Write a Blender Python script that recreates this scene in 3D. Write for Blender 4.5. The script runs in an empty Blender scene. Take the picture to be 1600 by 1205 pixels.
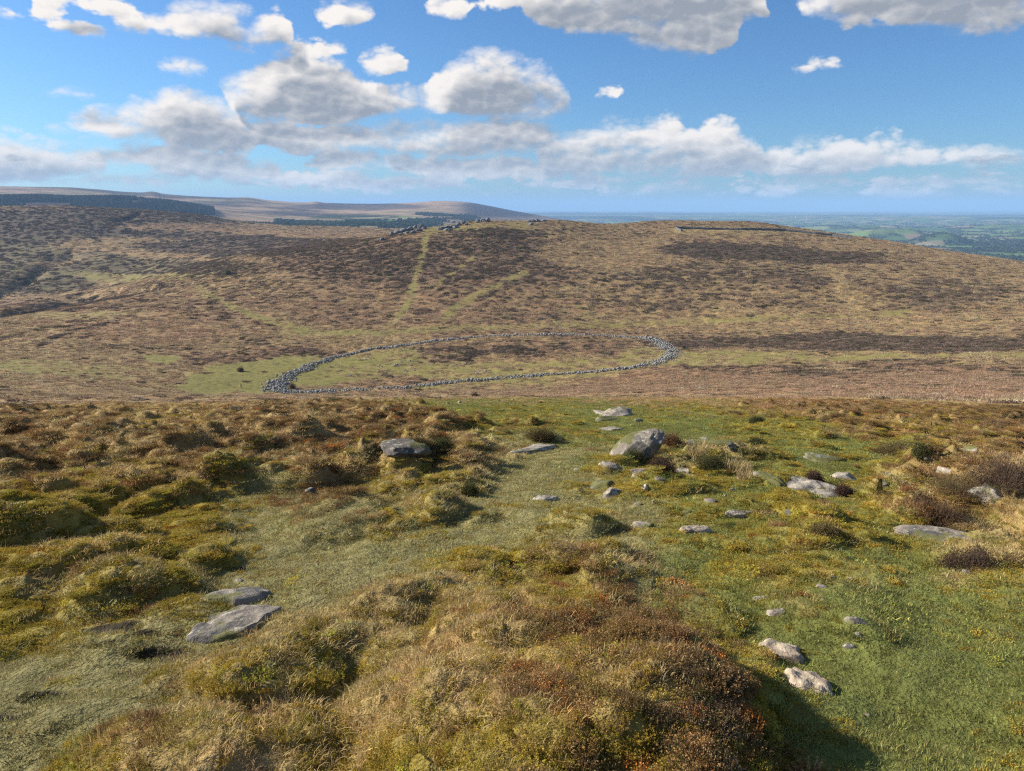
import bpy, math, random
import numpy as np
from mathutils import Vector

# ------------------------------------------------------------------ camera, sky, sun, exposure
SC = bpy.context.scene
COL = SC.collection
F = 1120.0                       # focal length in photo pixels (photo 1600 x 1205)
PITCH = math.radians(14.04)      # camera looks down by this much
EYE = 1.8                        # eye height above the ground underfoot
cam_data = bpy.data.cameras.new('camera')
cam_data.sensor_width = 36.0
cam_data.lens = F / 1600 * 36.0
cam_data.clip_start = 0.1
cam_data.clip_end = 200000
cam = bpy.data.objects.new('camera', cam_data)
COL.objects.link(cam)
cam.location = (0, 0, EYE)
cam.rotation_euler = (math.pi / 2 - PITCH, 0, 0)
SC.camera = cam

SUN_EL = math.radians(25)
SUN_AZ = math.radians(-72)       # measured from straight ahead, negative to the left
sun_dir = Vector((math.sin(SUN_AZ) * math.cos(SUN_EL), math.cos(SUN_AZ) * math.cos(SUN_EL), math.sin(SUN_EL)))
sd = bpy.data.lights.new('sun', 'SUN')
sd.energy = 5.0
sd.angle = math.radians(0.53)
sd.color = (1.0, 0.925, 0.82)
sun = bpy.data.objects.new('sun', sd)
COL.objects.link(sun)
sun.rotation_euler = (-sun_dir).to_track_quat('-Z', 'Y').to_euler()
sun.location = (-40, 20, 40)

SC.view_settings.view_transform = 'Standard'
SC.view_settings.look = 'None'
SC.view_settings.gamma = 1
SC.view_settings.exposure = 0.93
SC.render.engine = 'CYCLES'
SC.cycles.use_denoising = False
SC.cycles.pixel_filter_type = 'BLACKMAN_HARRIS'
SC.cycles.filter_width = 1.25
SC.cycles.max_bounces = 4
SC.cycles.diffuse_bounces = 2
SC.cycles.glossy_bounces = 1
SC.cycles.transmission_bounces = 2
SC.cycles.volume_bounces = 1
SC.cycles.transparent_max_bounces = 8
SC.cycles.caustics_reflective = False
SC.cycles.caustics_refractive = False


def pix_dir(x, y):
    """photo pixel -> (azimuth, tan of elevation)"""
    X = (x - 800.0) / F
    Y = -(y - 602.5) / F
    fh = math.cos(PITCH) + Y * math.sin(PITCH)
    up = -math.sin(PITCH) + Y * math.cos(PITCH)
    h = math.hypot(X, fh)
    return math.atan2(X, fh), up / h


class NT:
    """tiny helper to write node trees"""
    def __init__(s, tree):
        s.t = tree
    def n(s, typ, **kw):
        nd = s.t.nodes.new(typ)
        for k, v in kw.items():
            setattr(nd, k, v)
        return nd
    def link(s, a, b):
        s.t.links.new(a, b)
    def put(s, sock, v):
        if isinstance(v, bpy.types.NodeSocket):
            s.link(v, sock)
        else:
            sock.default_value = v
    def m(s, op, a, b=None, c=None, clamp=False):
        nd = s.n('ShaderNodeMath', operation=op, use_clamp=clamp)
        for i, v in enumerate((a, b, c)):
            if v is not None:
                s.put(nd.inputs[i], v)
        return nd.outputs[0]
    def v(s, op, a, b=None, c=None):
        nd = s.n('ShaderNodeVectorMath', operation=op)
        for i, x in enumerate((a, b, c)):
            if x is not None:
                s.put(nd.inputs[i], x)
        return nd.outputs['Value'] if op in ('LENGTH', 'DOT_PRODUCT', 'DISTANCE') else nd.outputs[0]
    def noise(s, vec, scale, detail=4.0, rough=0.55, lac=2.0, dist=0.0):
        nd = s.n('ShaderNodeTexNoise')
        s.link(vec, nd.inputs['Vector'])
        nd.inputs['Scale'].default_value = scale
        nd.inputs['Detail'].default_value = detail
        nd.inputs['Roughness'].default_value = rough
        nd.inputs['Lacunarity'].default_value = lac
        nd.inputs['Distortion'].default_value = dist
        return nd.outputs[0]
    def ramp(s, val, lo, hi, a=0.0, b=1.0, smooth=True):
        nd = s.n('ShaderNodeMapRange', interpolation_type='SMOOTHSTEP' if smooth else 'LINEAR')
        s.put(nd.inputs[0], val)
        for i, x in zip((1, 2, 3, 4), (lo, hi, a, b)):
            s.put(nd.inputs[i], x)
        return nd.outputs[0]
    def mix(s, fac, a, b, blend='MIX'):
        nd = s.n('ShaderNodeMix', data_type='RGBA', blend_type=blend)
        s.put(nd.inputs[0], fac)
        s.put(nd.inputs[6], a)
        s.put(nd.inputs[7], b)
        return nd.outputs[2]


# clouds in rows, each as (x, y, half width, height above, height below) in photo pixels
CLOUD_ROWS = [
 [(140, 6, 54, 18, 14), (36, 24, 40, 11, 7), (258, 38, 56, 16, 14), (330, 32, 56, 32, 32), (404, 52, 52, 34, 28), (540, 20, 44, 24, 18),
  (702, 14, 34, 16, 14), (880, 0, 130, 40, 16), (1010, 8, 170, 60, 40), (1070, 44, 76, 30, 34), (1430, -14, 140, 50, 40), (1570, 4, 90, 50, 34)],
 [(120, 46, 36, 12, 9), (492, 82, 52, 20, 14), (288, 104, 36, 16, 12), (606, 102, 36, 26, 16), (1275, 106, 36, 9, 8), (952, 146, 22, 12, 9)],
 [(110, 152, 42, 15, 9), (380, 130, 32, 22, 16), (482, 162, 92, 74, 34), (440, 176, 70, 40, 22), (590, 164, 70, 40, 22),
  (765, 160, 98, 76, 32), (705, 172, 58, 44, 16), (838, 162, 58, 52, 28)],
 [(138, 196, 50, 16, 10), (292, 216, 128, 64, 16), (400, 226, 90, 48, 18), (596, 226, 122, 42, 14), (740, 230, 156, 54, 20),
  (950, 258, 106, 64, 18), (1040, 254, 84, 64, 24), (1130, 236, 56, 46, 26), (1268, 228, 46, 16, 12), (1472, 252, 66, 30, 14), (1552, 250, 40, 28, 14)],
 [(36, 276, 88, 58, 14), (240, 252, 130, 34, 12), (350, 272, 96, 34, 16), (596, 262, 110, 34, 10), (760, 274, 124, 36, 10),
  (1230, 260, 98, 36, 14), (1322, 256, 96, 40, 20)],
 [(130, 284, 130, 20, 10), (500, 290, 124, 30, 10), (640, 288, 100, 20, 8), (872, 288, 60, 14, 7), (1000, 280, 96, 16, 8), (1120, 274, 28, 14, 7),
  (1330, 290, 120, 18, 7), (1520, 290, 70, 18, 8)],
 [(960, 302, 50, 13, 6), (1050, 298, 50, 16, 7), (1250, 302, 160, 16, 8), (1570, 304, 70, 12, 7), (770, 302, 30, 13, 6), (1430, 304, 60, 10, 6)],
]
AZ_R, EL_LO, EL_HI = 46.0, -8.0, 24.0


def cloud_rows():
    """top and bottom of each row of clouds as elevation over azimuth, for the curve nodes"""
    k = 57.2958 / F
    us = np.linspace(-AZ_R, AZ_R, 231)
    rows = []
    for row in CLOUD_ROWS:
        top = np.full(us.shape, -99.0)
        bot = np.full(us.shape, 99.0)
        near = np.full(us.shape, 1e9)
        mid = np.zeros(us.shape)
        for (x, y, rx, ru, rd) in row:
            a, te = pix_dir(x, y)
            a, e = math.degrees(a), math.degrees(math.atan(te))
            du = np.abs(us - a) / (rx * k)
            ins = du < 1
            h = np.sqrt(np.clip(1 - du ** 2, 0, 1))
            top = np.where(ins, np.maximum(top, e + ru * k * h), top)
            bot = np.where(ins, np.minimum(bot, e - rd * k * h ** 0.6), bot)
            gap = (du - 1) * rx * k
            mid = np.where(gap < near, e, mid)
            near = np.minimum(near, gap)
        out = near > 0
        top = np.where(out, mid - 0.5 - 1.6 * np.minimum(near, 4), top)
        bot = np.where(out, mid + 0.5 + 1.2 * np.minimum(near, 4), bot)
        rows.append((us, top, bot))
    return rows


def build_world():
    w = bpy.data.worlds.new('World')
    SC.world = w
    w.use_nodes = True
    t = w.node_tree
    t.nodes.clear()
    N = NT(t)
    out = N.n('ShaderNodeOutputWorld')
    sky = N.n('ShaderNodeTexSky', sky_type='NISHITA')
    sky.sun_disc = False
    sky.sun_elevation = SUN_EL
    sky.sun_rotation = SUN_AZ
    sky.altitude = 530
    sky.air_density = 1.0
    sky.dust_density = 0.6
    sky.ozone_density = 4.0
    bg = N.n('ShaderNodeBackground')
    bg.inputs[1].default_value = 0.058
    tint = N.mix(1.0, sky.outputs[0], (0.70, 0.99, 1.24, 1), 'MULTIPLY')
    N.link(tint, bg.inputs[0])
    tc = N.n('ShaderNodeTexCoord')
    d = tc.outputs['Generated']
    sx = N.n('ShaderNodeSeparateXYZ')
    N.link(d, sx.inputs[0])
    az = N.m('MULTIPLY', N.m('ARCTAN2', sx.outputs[0], sx.outputs[1]), 57.2958)
    el = N.m('MULTIPLY', N.m('ARCSINE', sx.outputs[2]), 57.2958)
    cb = N.n('ShaderNodeCombineXYZ')
    N.link(az, cb.inputs[0])
    N.link(el, cb.inputs[1])
    p0 = cb.outputs[0]
    # direction stretched so that noise cells are wider than high
    nv = N.v('MULTIPLY', d, (1.0, 1.0, 1.7))

    rows = cloud_rows()

    wn = N.n('ShaderNodeTexNoise')
    N.link(nv, wn.inputs['Vector'])
    wn.inputs['Scale'].default_value = 17.0
    wn.inputs['Detail'].default_value = 3.0
    warp = N.v('MULTIPLY_ADD', wn.outputs['Color'], (2.2, 1.5, 0.0), (-1.1, -0.75, 0.0))
    nd = N.v('MULTIPLY_ADD', wn.outputs['Color'], (0.016, 0.016, 0.016), nv)

    def field(p):
        q = N.v('ADD', p, warp)
        sp = N.n('ShaderNodeSeparateXYZ')
        N.link(q, sp.inputs[0])
        u = N.m('MULTIPLY_ADD', sp.outputs[0], 0.5 / AZ_R, 0.5)
        cc = N.n('ShaderNodeCombineXYZ')
        for i in range(3):
            N.link(u, cc.inputs[i])
        v = sp.outputs[1]
        acc = None
        for us, top, bot in rows:
            cv = N.n('ShaderNodeRGBCurve')
            N.link(cc.outputs[0], cv.inputs['Color'])
            mp = cv.mapping
            mp.use_clip = False
            for ci, vals in ((0, top), (1, bot)):
                c = mp.curves[ci]
                xs = (us / AZ_R + 1) / 2
                ys = np.clip((vals - EL_LO) / (EL_HI - EL_LO), 0, 1)
                c.points[0].location = (xs[0], ys[0])
                c.points[1].location = (xs[-1], ys[-1])
                for xx, yy in zip(xs[1:-1], ys[1:-1]):
                    c.points.new(xx, yy)
                for pt in c.points:
                    pt.handle_type = 'VECTOR'
            mp.update()
            s3 = N.n('ShaderNodeSeparateColor')
            N.link(cv.outputs[0], s3.inputs[0])
            R = EL_HI - EL_LO
            tt = N.m('MULTIPLY_ADD', s3.outputs[0], R, EL_LO)
            bb = N.m('MULTIPLY_ADD', s3.outputs[1], R, EL_LO)
            ft = N.m('MULTIPLY', N.m('SUBTRACT', tt, v), 0.6)
            fb = N.m('MULTIPLY', N.m('SUBTRACT', v, bb), 0.8)
            f = N.m('MINIMUM', N.m('MINIMUM', ft, fb), 0.8)
            acc = f if acc is None else N.m('MAXIMUM', acc, f)
        return acc

    def detail(nvec, fine):
        # billows: rounded lumps at several sizes, frayed by fine noise
        a = N.noise(nvec, 14.0, 9.0 if fine else 3.0, 0.60)
        s_ = N.m('MULTIPLY', N.m('SUBTRACT', a, 0.5), 2.0)
        for sc, am in ((26.0, 0.95), (62.0, 0.55), (150.0, 0.28)) if fine else ((26.0, 0.95), (62.0, 0.55)):
            vn = N.n('ShaderNodeTexVoronoi', feature='F1')
            N.link(nvec, vn.inputs['Vector'])
            vn.inputs['Scale'].default_value = sc
            dd = vn.outputs['Distance']
            s_ = N.m('MULTIPLY_ADD', N.m('SUBTRACT', 0.27, N.m('MULTIPLY', dd, dd)), am, s_)
        return s_

    # the same kind of cloud goes on all around, outside what the photograph shows
    side = N.ramp(N.m('ABSOLUTE', az), 38.0, 48.0)
    high = N.ramp(el, 15.5, 22.0)
    away = N.m('MAXIMUM', side, high)
    gen = N.m('SUBTRACT', N.m('MULTIPLY', N.noise(nv, 5.0, 2.0, 0.5), 5.0), 2.75)
    gen = N.m('SUBTRACT', gen, N.ramp(away, 0.0, 1.0, 4.0, 0.0))
    # the little far-off cumulus in a band over the horizon
    nvs = N.v('MULTIPLY', d, (1.0, 1.0, 3.6))
    band = N.m('MULTIPLY', N.ramp(el, 0.7, 1.5), N.ramp(el, 2.6, 4.6, 1.0, 0.0))
    small = N.m('SUBTRACT', N.m('MULTIPLY', N.noise(nvs, 15.0, 4.0, 0.6), 5.0), 2.55)
    small = N.m('SUBTRACT', small, N.ramp(band, 0.0, 1.0, 3.0, 0.0))

    def mass(p):
        return N.m('MAXIMUM', N.m('MAXIMUM', field(p), gen), small)

    f0 = mass(p0)
    t0 = detail(nd, True)
    d0 = N.m('MULTIPLY_ADD', t0, 0.60, N.m('ADD', f0, 0.04))
    # how much cloud stands towards the sun: the whole cloud, and its near lumps
    f1 = mass(N.v('ADD', p0, (-1.0, 1.35, 0.0)))
    t1 = detail(N.v('ADD', nd, (math.radians(-0.34), 0.0, math.radians(0.36) * 1.7)), False)
    soft = N.ramp(N.noise(nv, 9.0, 2.0, 0.5), 0.36, 0.64, 0.30, 1.05)
    alpha = N.ramp(d0, 0.0, soft)
    alpha = N.m('MULTIPLY', alpha, N.ramp(el, -0.3, 1.2))
    shade = N.ramp(N.m('MULTIPLY_ADD', t1, 0.30, f1), -0.38, 1.10)
    relief = N.m('MULTIPLY', N.m('SUBTRACT', t0, t1), 0.30)
    lit = N.m('ADD', N.m('SUBTRACT', 1.0, shade), relief, clamp=True)
    ccol = N.mix(lit, (0.34, 0.375, 0.435, 1), (1.05, 0.99, 0.93, 1))
    # far clouds near the horizon take on the colour of the air in front of them
    ccol = N.mix(N.ramp(el, 0.0, 6.0, 0.45, 0.0), ccol, (0.62, 0.74, 0.84, 1))
    bgc = N.n('ShaderNodeBackground')
    N.link(ccol, bgc.inputs[0])
    bgc.inputs[1].default_value = 0.50
    mx = N.n('ShaderNodeMixShader')
    N.link(alpha, mx.inputs[0])
    N.link(bg.outputs[0], mx.inputs[1])
    N.link(bgc.outputs[0], mx.inputs[2])
    N.link(mx.outputs[0], out.inputs[0])
    w.cycles.sampling_method = 'MANUAL'
    w.cycles.sample_map_resolution = 512


build_world()

# ------------------------------------------------------------------ numpy noise
def _hash(ix, iy, seed):
    h = (ix.astype(np.int64) * 374761393 + iy.astype(np.int64) * 668265263 + seed * 974634777) & 0xFFFFFFFF
    h = ((h ^ (h >> 13)) * 1274126177) & 0xFFFFFFFF
    h = h ^ (h >> 16)
    return (h & 0xFFFFFF) / float(0x1000000)


def vnoise(x, y, seed=0):
    x0, y0 = np.floor(x), np.floor(y)
    fx, fy = x - x0, y - y0
    fx, fy = fx * fx * fx * (fx * (fx * 6 - 15) + 10), fy * fy * fy * (fy * (fy * 6 - 15) + 10)
    a, b = _hash(x0, y0, seed), _hash(x0 + 1, y0, seed)
    c, d = _hash(x0, y0 + 1, seed), _hash(x0 + 1, y0 + 1, seed)
    return (a * (1 - fx) + b * fx) * (1 - fy) + (c * (1 - fx) + d * fx) * fy


def fbm(x, y, seed=0, octs=4, gain=0.5):
    s, a, t = 0.0, 1.0, 0.0
    for i in range(octs):
        c, sn = math.cos(0.6 * i), math.sin(0.6 * i)
        s = s + a * vnoise(x * c - y * sn, x * sn + y * c, seed + i * 17)
        t += a
        a *= gain
        x, y = x * 2.03 + 5.3, y * 2.03 - 3.1
    return s / t


def worley(x, y, seed=0):
    """distance to the nearest jittered cell point, and a random value of that cell"""
    x0, y0 = np.floor(x), np.floor(y)
    best = np.full(x.shape, 9.0)
    val = np.zeros(x.shape)
    for i in (-1, 0, 1):
        for j in (-1, 0, 1):
            cx, cy = x0 + i, y0 + j
            px, py = cx + 0.1 + 0.8 * _hash(cx, cy, seed), cy + 0.1 + 0.8 * _hash(cx, cy, seed + 5)
            d = (px - x) ** 2 + (py - y) ** 2
            m = d < best
            best = np.where(m, d, best)
            val = np.where(m, _hash(cx, cy, seed + 9), val)
    return np.sqrt(best), val


def sstep(a, b, x):
    t = np.clip((x - a) / (b - a), 0, 1)
    return t * t * (3 - 2 * t)


# ------------------------------------------------------------------ shape of the land
# each line runs across the picture: (x, y, r) with r the level distance in metres
def L(r, pts):
    return [(x, y, r) if len(rest) == 0 else (x, y, rest[0]) for (x, y, *rest) in pts]


BROW = [(-300, 660), (0, 649), (200, 645), (400, 641), (560, 634), (800, 626), (1000, 626), (1200, 630), (1400, 640), (1600, 652), (1900, 660)]
LINES = [
    L(46, BROW),
    L(105, [(-300, 656), (0, 646), (400, 639), (800, 628), (1000, 626), (1200, 623), (1400, 623), (1600, 628), (1900, 630)]),
    L(200, [(-300, 626), (0, 622), (400, 618), (600, 616), (800, 613), (1000, 610), (1200, 605), (1600, 606), (1900, 608)]),
    L(280, [(-300, 596), (0, 598), (400, 608), (600, 603), (800, 594), (1000, 584), (1200, 579), (1600, 575), (1900, 575)]),
    L(395, [(-300, 550), (0, 547), (200, 541), (400, 531), (600, 521), (800, 515), (1000, 520), (1200, 520), (1600, 515), (1900, 512)]),
    L(540, [(-300, 505), (0, 503), (200, 480), (400, 457), (600, 440), (800, 428), (1000, 430), (1200, 433), (1600, 455), (1900, 470)]),
    [(-300, 492, 660), (0, 486, 660), (200, 460, 680), (300, 433, 700), (400, 405, 730), (500, 385, 740), (580, 371, 740), (640, 359, 740),
     (700, 353, 750), (760, 346, 760), (860, 346, 800), (960, 351, 850), (1060, 347, 900), (1150, 348, 900), (1250, 358, 860),
     (1350, 372, 820), (1450, 388, 780), (1550, 403, 740), (1600, 411, 720), (1900, 455, 700)],
    L(1050, [(-300, 478), (0, 470), (100, 462), (200, 440), (300, 412), (400, 392), (500, 380), (580, 377), (640, 376), (760, 376), (900, 384), (1200, 392), (1600, 470), (1900, 520)]),
    L(1500, [(-300, 392), (0, 390), (200, 375), (300, 371), (400, 369), (500, 363), (580, 362), (640, 364), (760, 376), (900, 390), (1200, 400), (1600, 480), (1900, 520)]),
    L(1900, [(-300, 322), (0, 323), (100, 323), (200, 327), (300, 336), (400, 350), (500, 353), (560, 354), (640, 357), (760, 376), (900, 396), (1600, 480), (1900, 520)]),
    L(2700, [(-300, 372), (0, 375), (300, 380), (500, 392), (700, 392), (900, 402), (1600, 470), (1900, 500)]),
]
TA = np.radians(np.linspace(-48, 48, 481))
TR = np.concatenate([np.linspace(0, 2, 20), np.geomspace(2.04, 2700, 900)])


def _pchip(xk, yk, x):
    h = np.diff(xk)
    dl = np.diff(yk) / h
    m = np.zeros_like(yk)
    w1, w2 = 2 * h[1:] + h[:-1], h[1:] + 2 * h[:-1]
    same = dl[:-1] * dl[1:] > 0
    with np.errstate(divide='ignore', invalid='ignore'):
        hm = (w1 + w2) / (w1 / dl[:-1] + w2 / dl[1:])
    m[1:-1] = np.where(same, hm, 0)
    m[0], m[-1] = dl[0], dl[-1]
    i = np.clip(np.searchsorted(xk, x) - 1, 0, len(xk) - 2)
    t = (x - xk[i]) / h[i]
    return ((1 + 2 * t) * (1 - t) ** 2 * yk[i] + t * (1 - t) ** 2 * h[i] * m[i]
            + t * t * (3 - 2 * t) * yk[i + 1] + t * t * (t - 1) * h[i] * m[i + 1])


def smooth_interp(x, xk, yk):
    return _pchip(np.asarray(xk, float), np.asarray(yk, float), np.clip(x, xk[0], xk[-1]))


def build_table():
    RK, ZK = [], []
    for ln in LINES:
        az, rr, zz = [], [], []
        for (x, y, r) in ln:
            a, te = pix_dir(x, y)
            az.append(a); rr.append(r); zz.append(r * te)
        RK.append(smooth_interp(TA, az, rr))
        ZK.append(smooth_interp(TA, az, zz))
    RK, ZK = np.array(RK), np.array(ZK)
    tab = np.zeros((len(TA), len(TR)))
    for i in range(len(TA)):
        # trampled slope in front of the camera, falling ever more steeply to the brow
        zb = ZK[0, i]
        s = -(zb + EYE) / 46.0
        r0 = np.array([0.0, 3.0, 8.0, 16.0, 28.0])
        z0 = -EYE - r0 * s * (0.90 + 0.10 * r0 / 46.0)
        tab[i] = _pchip(np.concatenate([r0, RK[:, i]]), np.concatenate([z0, ZK[:, i]]), TR)
    return tab + EYE


TAB = build_table()


def base_z(x, y):
    r = np.hypot(x, y)
    a = np.clip(np.arctan2(x, y), TA[0], TA[-1])
    fa = (a - TA[0]) / (TA[1] - TA[0])
    ia = np.clip(fa.astype(int), 0, len(TA) - 2)
    fa = fa - ia
    r = np.clip(r, 0, TR[-1] - 1e-6)
    ir = np.clip(np.searchsorted(TR, r) - 1, 0, len(TR) - 2)
    fr = (r - TR[ir]) / (TR[ir + 1] - TR[ir])
    return ((TAB[ia, ir] * (1 - fr) + TAB[ia, ir + 1] * fr) * (1 - fa)
            + (TAB[ia + 1, ir] * (1 - fr) + TAB[ia + 1, ir + 1] * fr) * fa)


def to_pix(x, y, z):
    zz = z - EYE
    cp, sp = math.cos(PITCH), math.sin(PITCH)
    dep = y * cp - zz * sp
    dep = np.where(dep > 0.05, dep, 0.05)
    up = y * sp + zz * cp
    return 800 + F * x / dep, 602.5 - F * up / dep


def hit(px, py, height=None):
    """where the ray through a photo pixel meets the land (x, y, z)"""
    a, te = pix_dir(px, py)
    r = HR
    x, y = r * math.sin(a), r * math.cos(a)
    below = np.nonzero(EYE + r * te < base_z(x, y))[0]
    i = below[0] if len(below) else len(r) - 1
    if height is None:
        return float(x[i]), float(y[i]), float(base_z(x[i:i + 1], y[i:i + 1])[0])
    r = np.linspace(r[i] * 0.72, min(r[i] * 1.25, 2690), 260)
    x, y = r * math.sin(a), r * math.cos(a)
    zz = height(x, y)
    below = np.nonzero(EYE + r * te < zz)[0]
    i = below[0] if len(below) else len(r) - 1
    return float(x[i]), float(y[i]), float(zz[i])


HR = np.geomspace(1.3, 2690, 7000)


def px_size(px, py):
    x, y, z = hit(px, py)
    return math.sqrt(x * x + y * y + (z - EYE) ** 2) / F     # metres covered by one photo pixel


# ------------------------------------------------------------------ what grows where
# L lawn, T trodden turf, M yellow moss and bilberry, S straw tussock, H dark heather, R rusty heather, B dead bracken
TYPES = 'LTMSHRBGP'
ROWS = {
    1180: '30T 100ML 220SMR 330SM 430S 500M 600MS 720MS 850MRS 980MRS 1100RMH 1210MRL 1290ML 1350L 1480L 1590LM',
    1080: '30T 140T 230TS 320MS 400SM 470SM 540M 620SM 720SR 800SM 900RMS 1000RMS 1100RMH 1190ML 1280L 1400L 1500L 1590L',
    1000: '30TM 120T 220T 320T 400TM 480SM 560MS 640S 720S 800SR 860RS 950RSM 1050RSM 1130MT 1210L 1350L 1500L 1590L',
    940: '30M 110MS 210MSR 300MT 380T 470T 560T 650TM 740M 830M 920SM 1010TL 1100L 1200LM 1330LM 1450L 1590LM',
    880: '30MS 110MS 200MS 290M 370T 460T 550T 640T 720T 800MT 880MT 960TS 1050TL 1150LM 1270MSR 1390LS 1490LM 1590SM',
    830: '30M 120M 220M 310MS 390TM 450T 550T 650TM 750T 850T 950T 1040LM 1150L 1260ML 1360ML 1460ML 1590S',
    770: '30SR 110RSM 200SMR 300RSM 390MT 500RS 590SMT 690SM 790T 870T 950TM 1050ML 1150ML 1250LM 1350LM 1440SR 1540RS 1600S',
    720: '0SR 100SR 200SH 300SR 400SRH 500SR 600SMR 700RMS 770ST 850T 920LT 1000LM 1100SL 1200LM 1300L 1400LM 1500MSR 1600RM',
    675: '0SRH 120SR 260SM 400SR 500SRH 600RSH 680RMS 750LM 820LMR 900LM 980L 1080L 1180LM 1270LM 1370RSM 1470MRS 1600RH',
    640: '0SRH 150SR 300SRM 450SRH 560RSL 650LMS 740L 830LM 950L 1060LM 1130LBM 1220BRM 1320RSB 1430RBM 1600RHB',
    618: '0BS 200BS 400B 560BL 650LBM 740LB 830LB 950BL 1060B 1250B 1420BR 1600BR',
}
CTRL = []
for yy_, row_ in ROWS.items():
    for tok in row_.split():
        i = 0
        while tok[i].isdigit():
            i += 1
        w_ = np.zeros(len(TYPES))
        for k_, ch in enumerate(tok[i:]):
            w_[TYPES.index(ch)] = (1.0, 0.7, 0.5)[k_]
        CTRL.append((float(tok[:i]), float(yy_), w_ / w_.sum()))
CP = np.array([(c[0], c[1]) for c in CTRL])
CW = np.array([c[2] for c in CTRL])

# ellipses on the slopes beyond the brow, painted in order: x, y, half width, half height, kinds, strength
MID = [
    (300, 560, 700, 60, 'SBG', 0.9), (1300, 600, 420, 26, 'B', 0.9), (820, 606, 420, 14, 'BS', 0.8), (150, 608, 300, 14, 'SBG', 0.9),
    (800, 470, 420, 60, 'BSH', 0.8), (700, 410, 260, 40, 'HB', 0.85), (1150, 450, 300, 40, 'SHB', 0.8), (950, 400, 110, 26, 'SB', 0.9),
    (1500, 440, 200, 34, 'SBH', 0.8), (1300, 500, 420, 18, 'SB', 0.9), (1400, 535, 360, 11, 'H', 0.9), (1180, 536, 120, 8, 'HB', 0.85),
    (1350, 556, 340, 8, 'GSB', 0.8), (1350, 577, 400, 8, 'HB', 0.6), (1200, 395, 150, 13, 'H', 1.0), (1330, 404, 110, 8, 'H', 0.8), (1120, 388, 80, 9, 'H', 0.9),
    (1480, 456, 110, 22, 'HS', 0.75), (1100, 428, 120, 14, 'HS', 0.7), (1240, 436, 90, 14, 'HBS', 0.7), (1240, 475, 120, 12, 'SBH', 0.7),
    (1150, 362, 110, 6, 'SG', 0.8), (1350, 385, 120, 8, 'SB', 0.8), (1470, 402, 100, 7, 'SB', 0.8),
    (250, 500, 190, 40, 'BSH', 0.8), (330, 540, 160, 18, 'SBH', 0.8), (260, 522, 120, 14, 'BS', 0.9), (420, 560, 170, 10, 'BH', 0.7), (480, 548, 80, 8, 'BH', 0.8),
    (100, 360, 260, 36, 'H', 0.8), (60, 410, 140, 40, 'HG', 0.9), (130, 345, 240, 18, 'H', 0.9), (250, 385, 170, 16, 'SB', 0.85), (120, 425, 90, 22, 'SB', 0.8),  # left hill: the H-only ellipses also paint in cloud shade as darker heather
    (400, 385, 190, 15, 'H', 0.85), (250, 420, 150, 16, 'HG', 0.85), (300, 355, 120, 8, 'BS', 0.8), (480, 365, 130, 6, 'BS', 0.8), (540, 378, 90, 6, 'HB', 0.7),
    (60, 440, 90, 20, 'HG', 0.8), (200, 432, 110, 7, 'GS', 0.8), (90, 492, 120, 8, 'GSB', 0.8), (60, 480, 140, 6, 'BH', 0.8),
    (50, 575, 70, 12, 'GS', 0.8), (250, 562, 45, 6, 'G', 0.8), (140, 582, 120, 6, 'GS', 0.7), (560, 520, 130, 6, 'GS', 0.6),
    (380, 592, 80, 22, 'G', 1.0), (450, 575, 80, 14, 'G', 0.9), (520, 577, 110, 26, 'G', 1.0), (700, 580, 200, 18, 'GS', 0.9), (640, 556, 110, 10, 'GS', 0.9),
    (900, 575, 140, 10, 'GSB', 0.8), (800, 548, 150, 10, 'BHS', 0.9), (930, 548, 110, 12, 'BHS', 0.8), (780, 553, 50, 5, 'H', 0.7), (640, 592, 120, 5, 'BHG', 0.7),
    (790, 600, 130, 7, 'GBS', 0.9), (1030, 560, 60, 16, 'GS', 0.7), (1120, 565, 80, 8, 'GS', 0.8), (960, 602, 60, 8, 'BG', 0.5),
    (700, 359, 70, 7, 'GS', 0.9), (790, 352, 60, 6, 'GSB', 0.9), (640, 395, 90, 18, 'HB', 0.6), (780, 365, 80, 8, 'H', 0.7), (560, 400, 90, 18, 'HB', 0.6),
]
# worn green or pale tracks: list of points, half width in pixels, kinds, strength
TRACKS = [
    ([(664, 366), (660, 400), (652, 425), (645, 450), (638, 472), (625, 495), (600, 516)], 5, 'GS', 0.75),
    ([(820, 425), (780, 445), (740, 465), (705, 485), (690, 500)], 6, 'GS', 0.75),
    ([(740, 405), (700, 430), (680, 450)], 4, 'GS', 0.6),
    ([(312, 448), (322, 460), (350, 474), (385, 490), (420, 502), (470, 516)], 6, 'GS', 0.8),
    ([(1275, 420), (1305, 428), (1318, 448), (1328, 468), (1345, 484)], 9, 'S', 0.85),
    ([(470, 520), (600, 518), (750, 511), (900, 507), (1050, 503), (1200, 498), (1350, 490), (1420, 486)], 5, 'GS', 0.7),
    ([(900, 478), (925, 495), (940, 506)], 4, 'GS', 0.6),
    ([(1050, 556), (1200, 556), (1350, 560), (1600, 556)], 5, 'GS', 0.7),
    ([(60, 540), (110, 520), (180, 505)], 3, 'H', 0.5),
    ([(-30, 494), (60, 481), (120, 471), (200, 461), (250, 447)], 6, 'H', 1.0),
]


def _kinds(s):
    w = np.zeros(len(TYPES))
    for k, ch in enumerate(s):
        w[TYPES.index(ch)] = (1.0, 0.55, 0.35)[k]
    return w / w.sum()


def seg_dist(px, py, pts):
    d = np.full(px.shape, 1e9)
    for (x0, y0), (x1, y1) in zip(pts[:-1], pts[1:]):
        dx, dy = x1 - x0, y1 - y0
        t = np.clip(((px - x0) * dx + (py - y0) * dy) / (dx * dx + dy * dy), 0, 1)
        d = np.minimum(d, np.hypot(px - x0 - t * dx, (py - y0 - t * dy) * 1.6))
    return d


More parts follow.
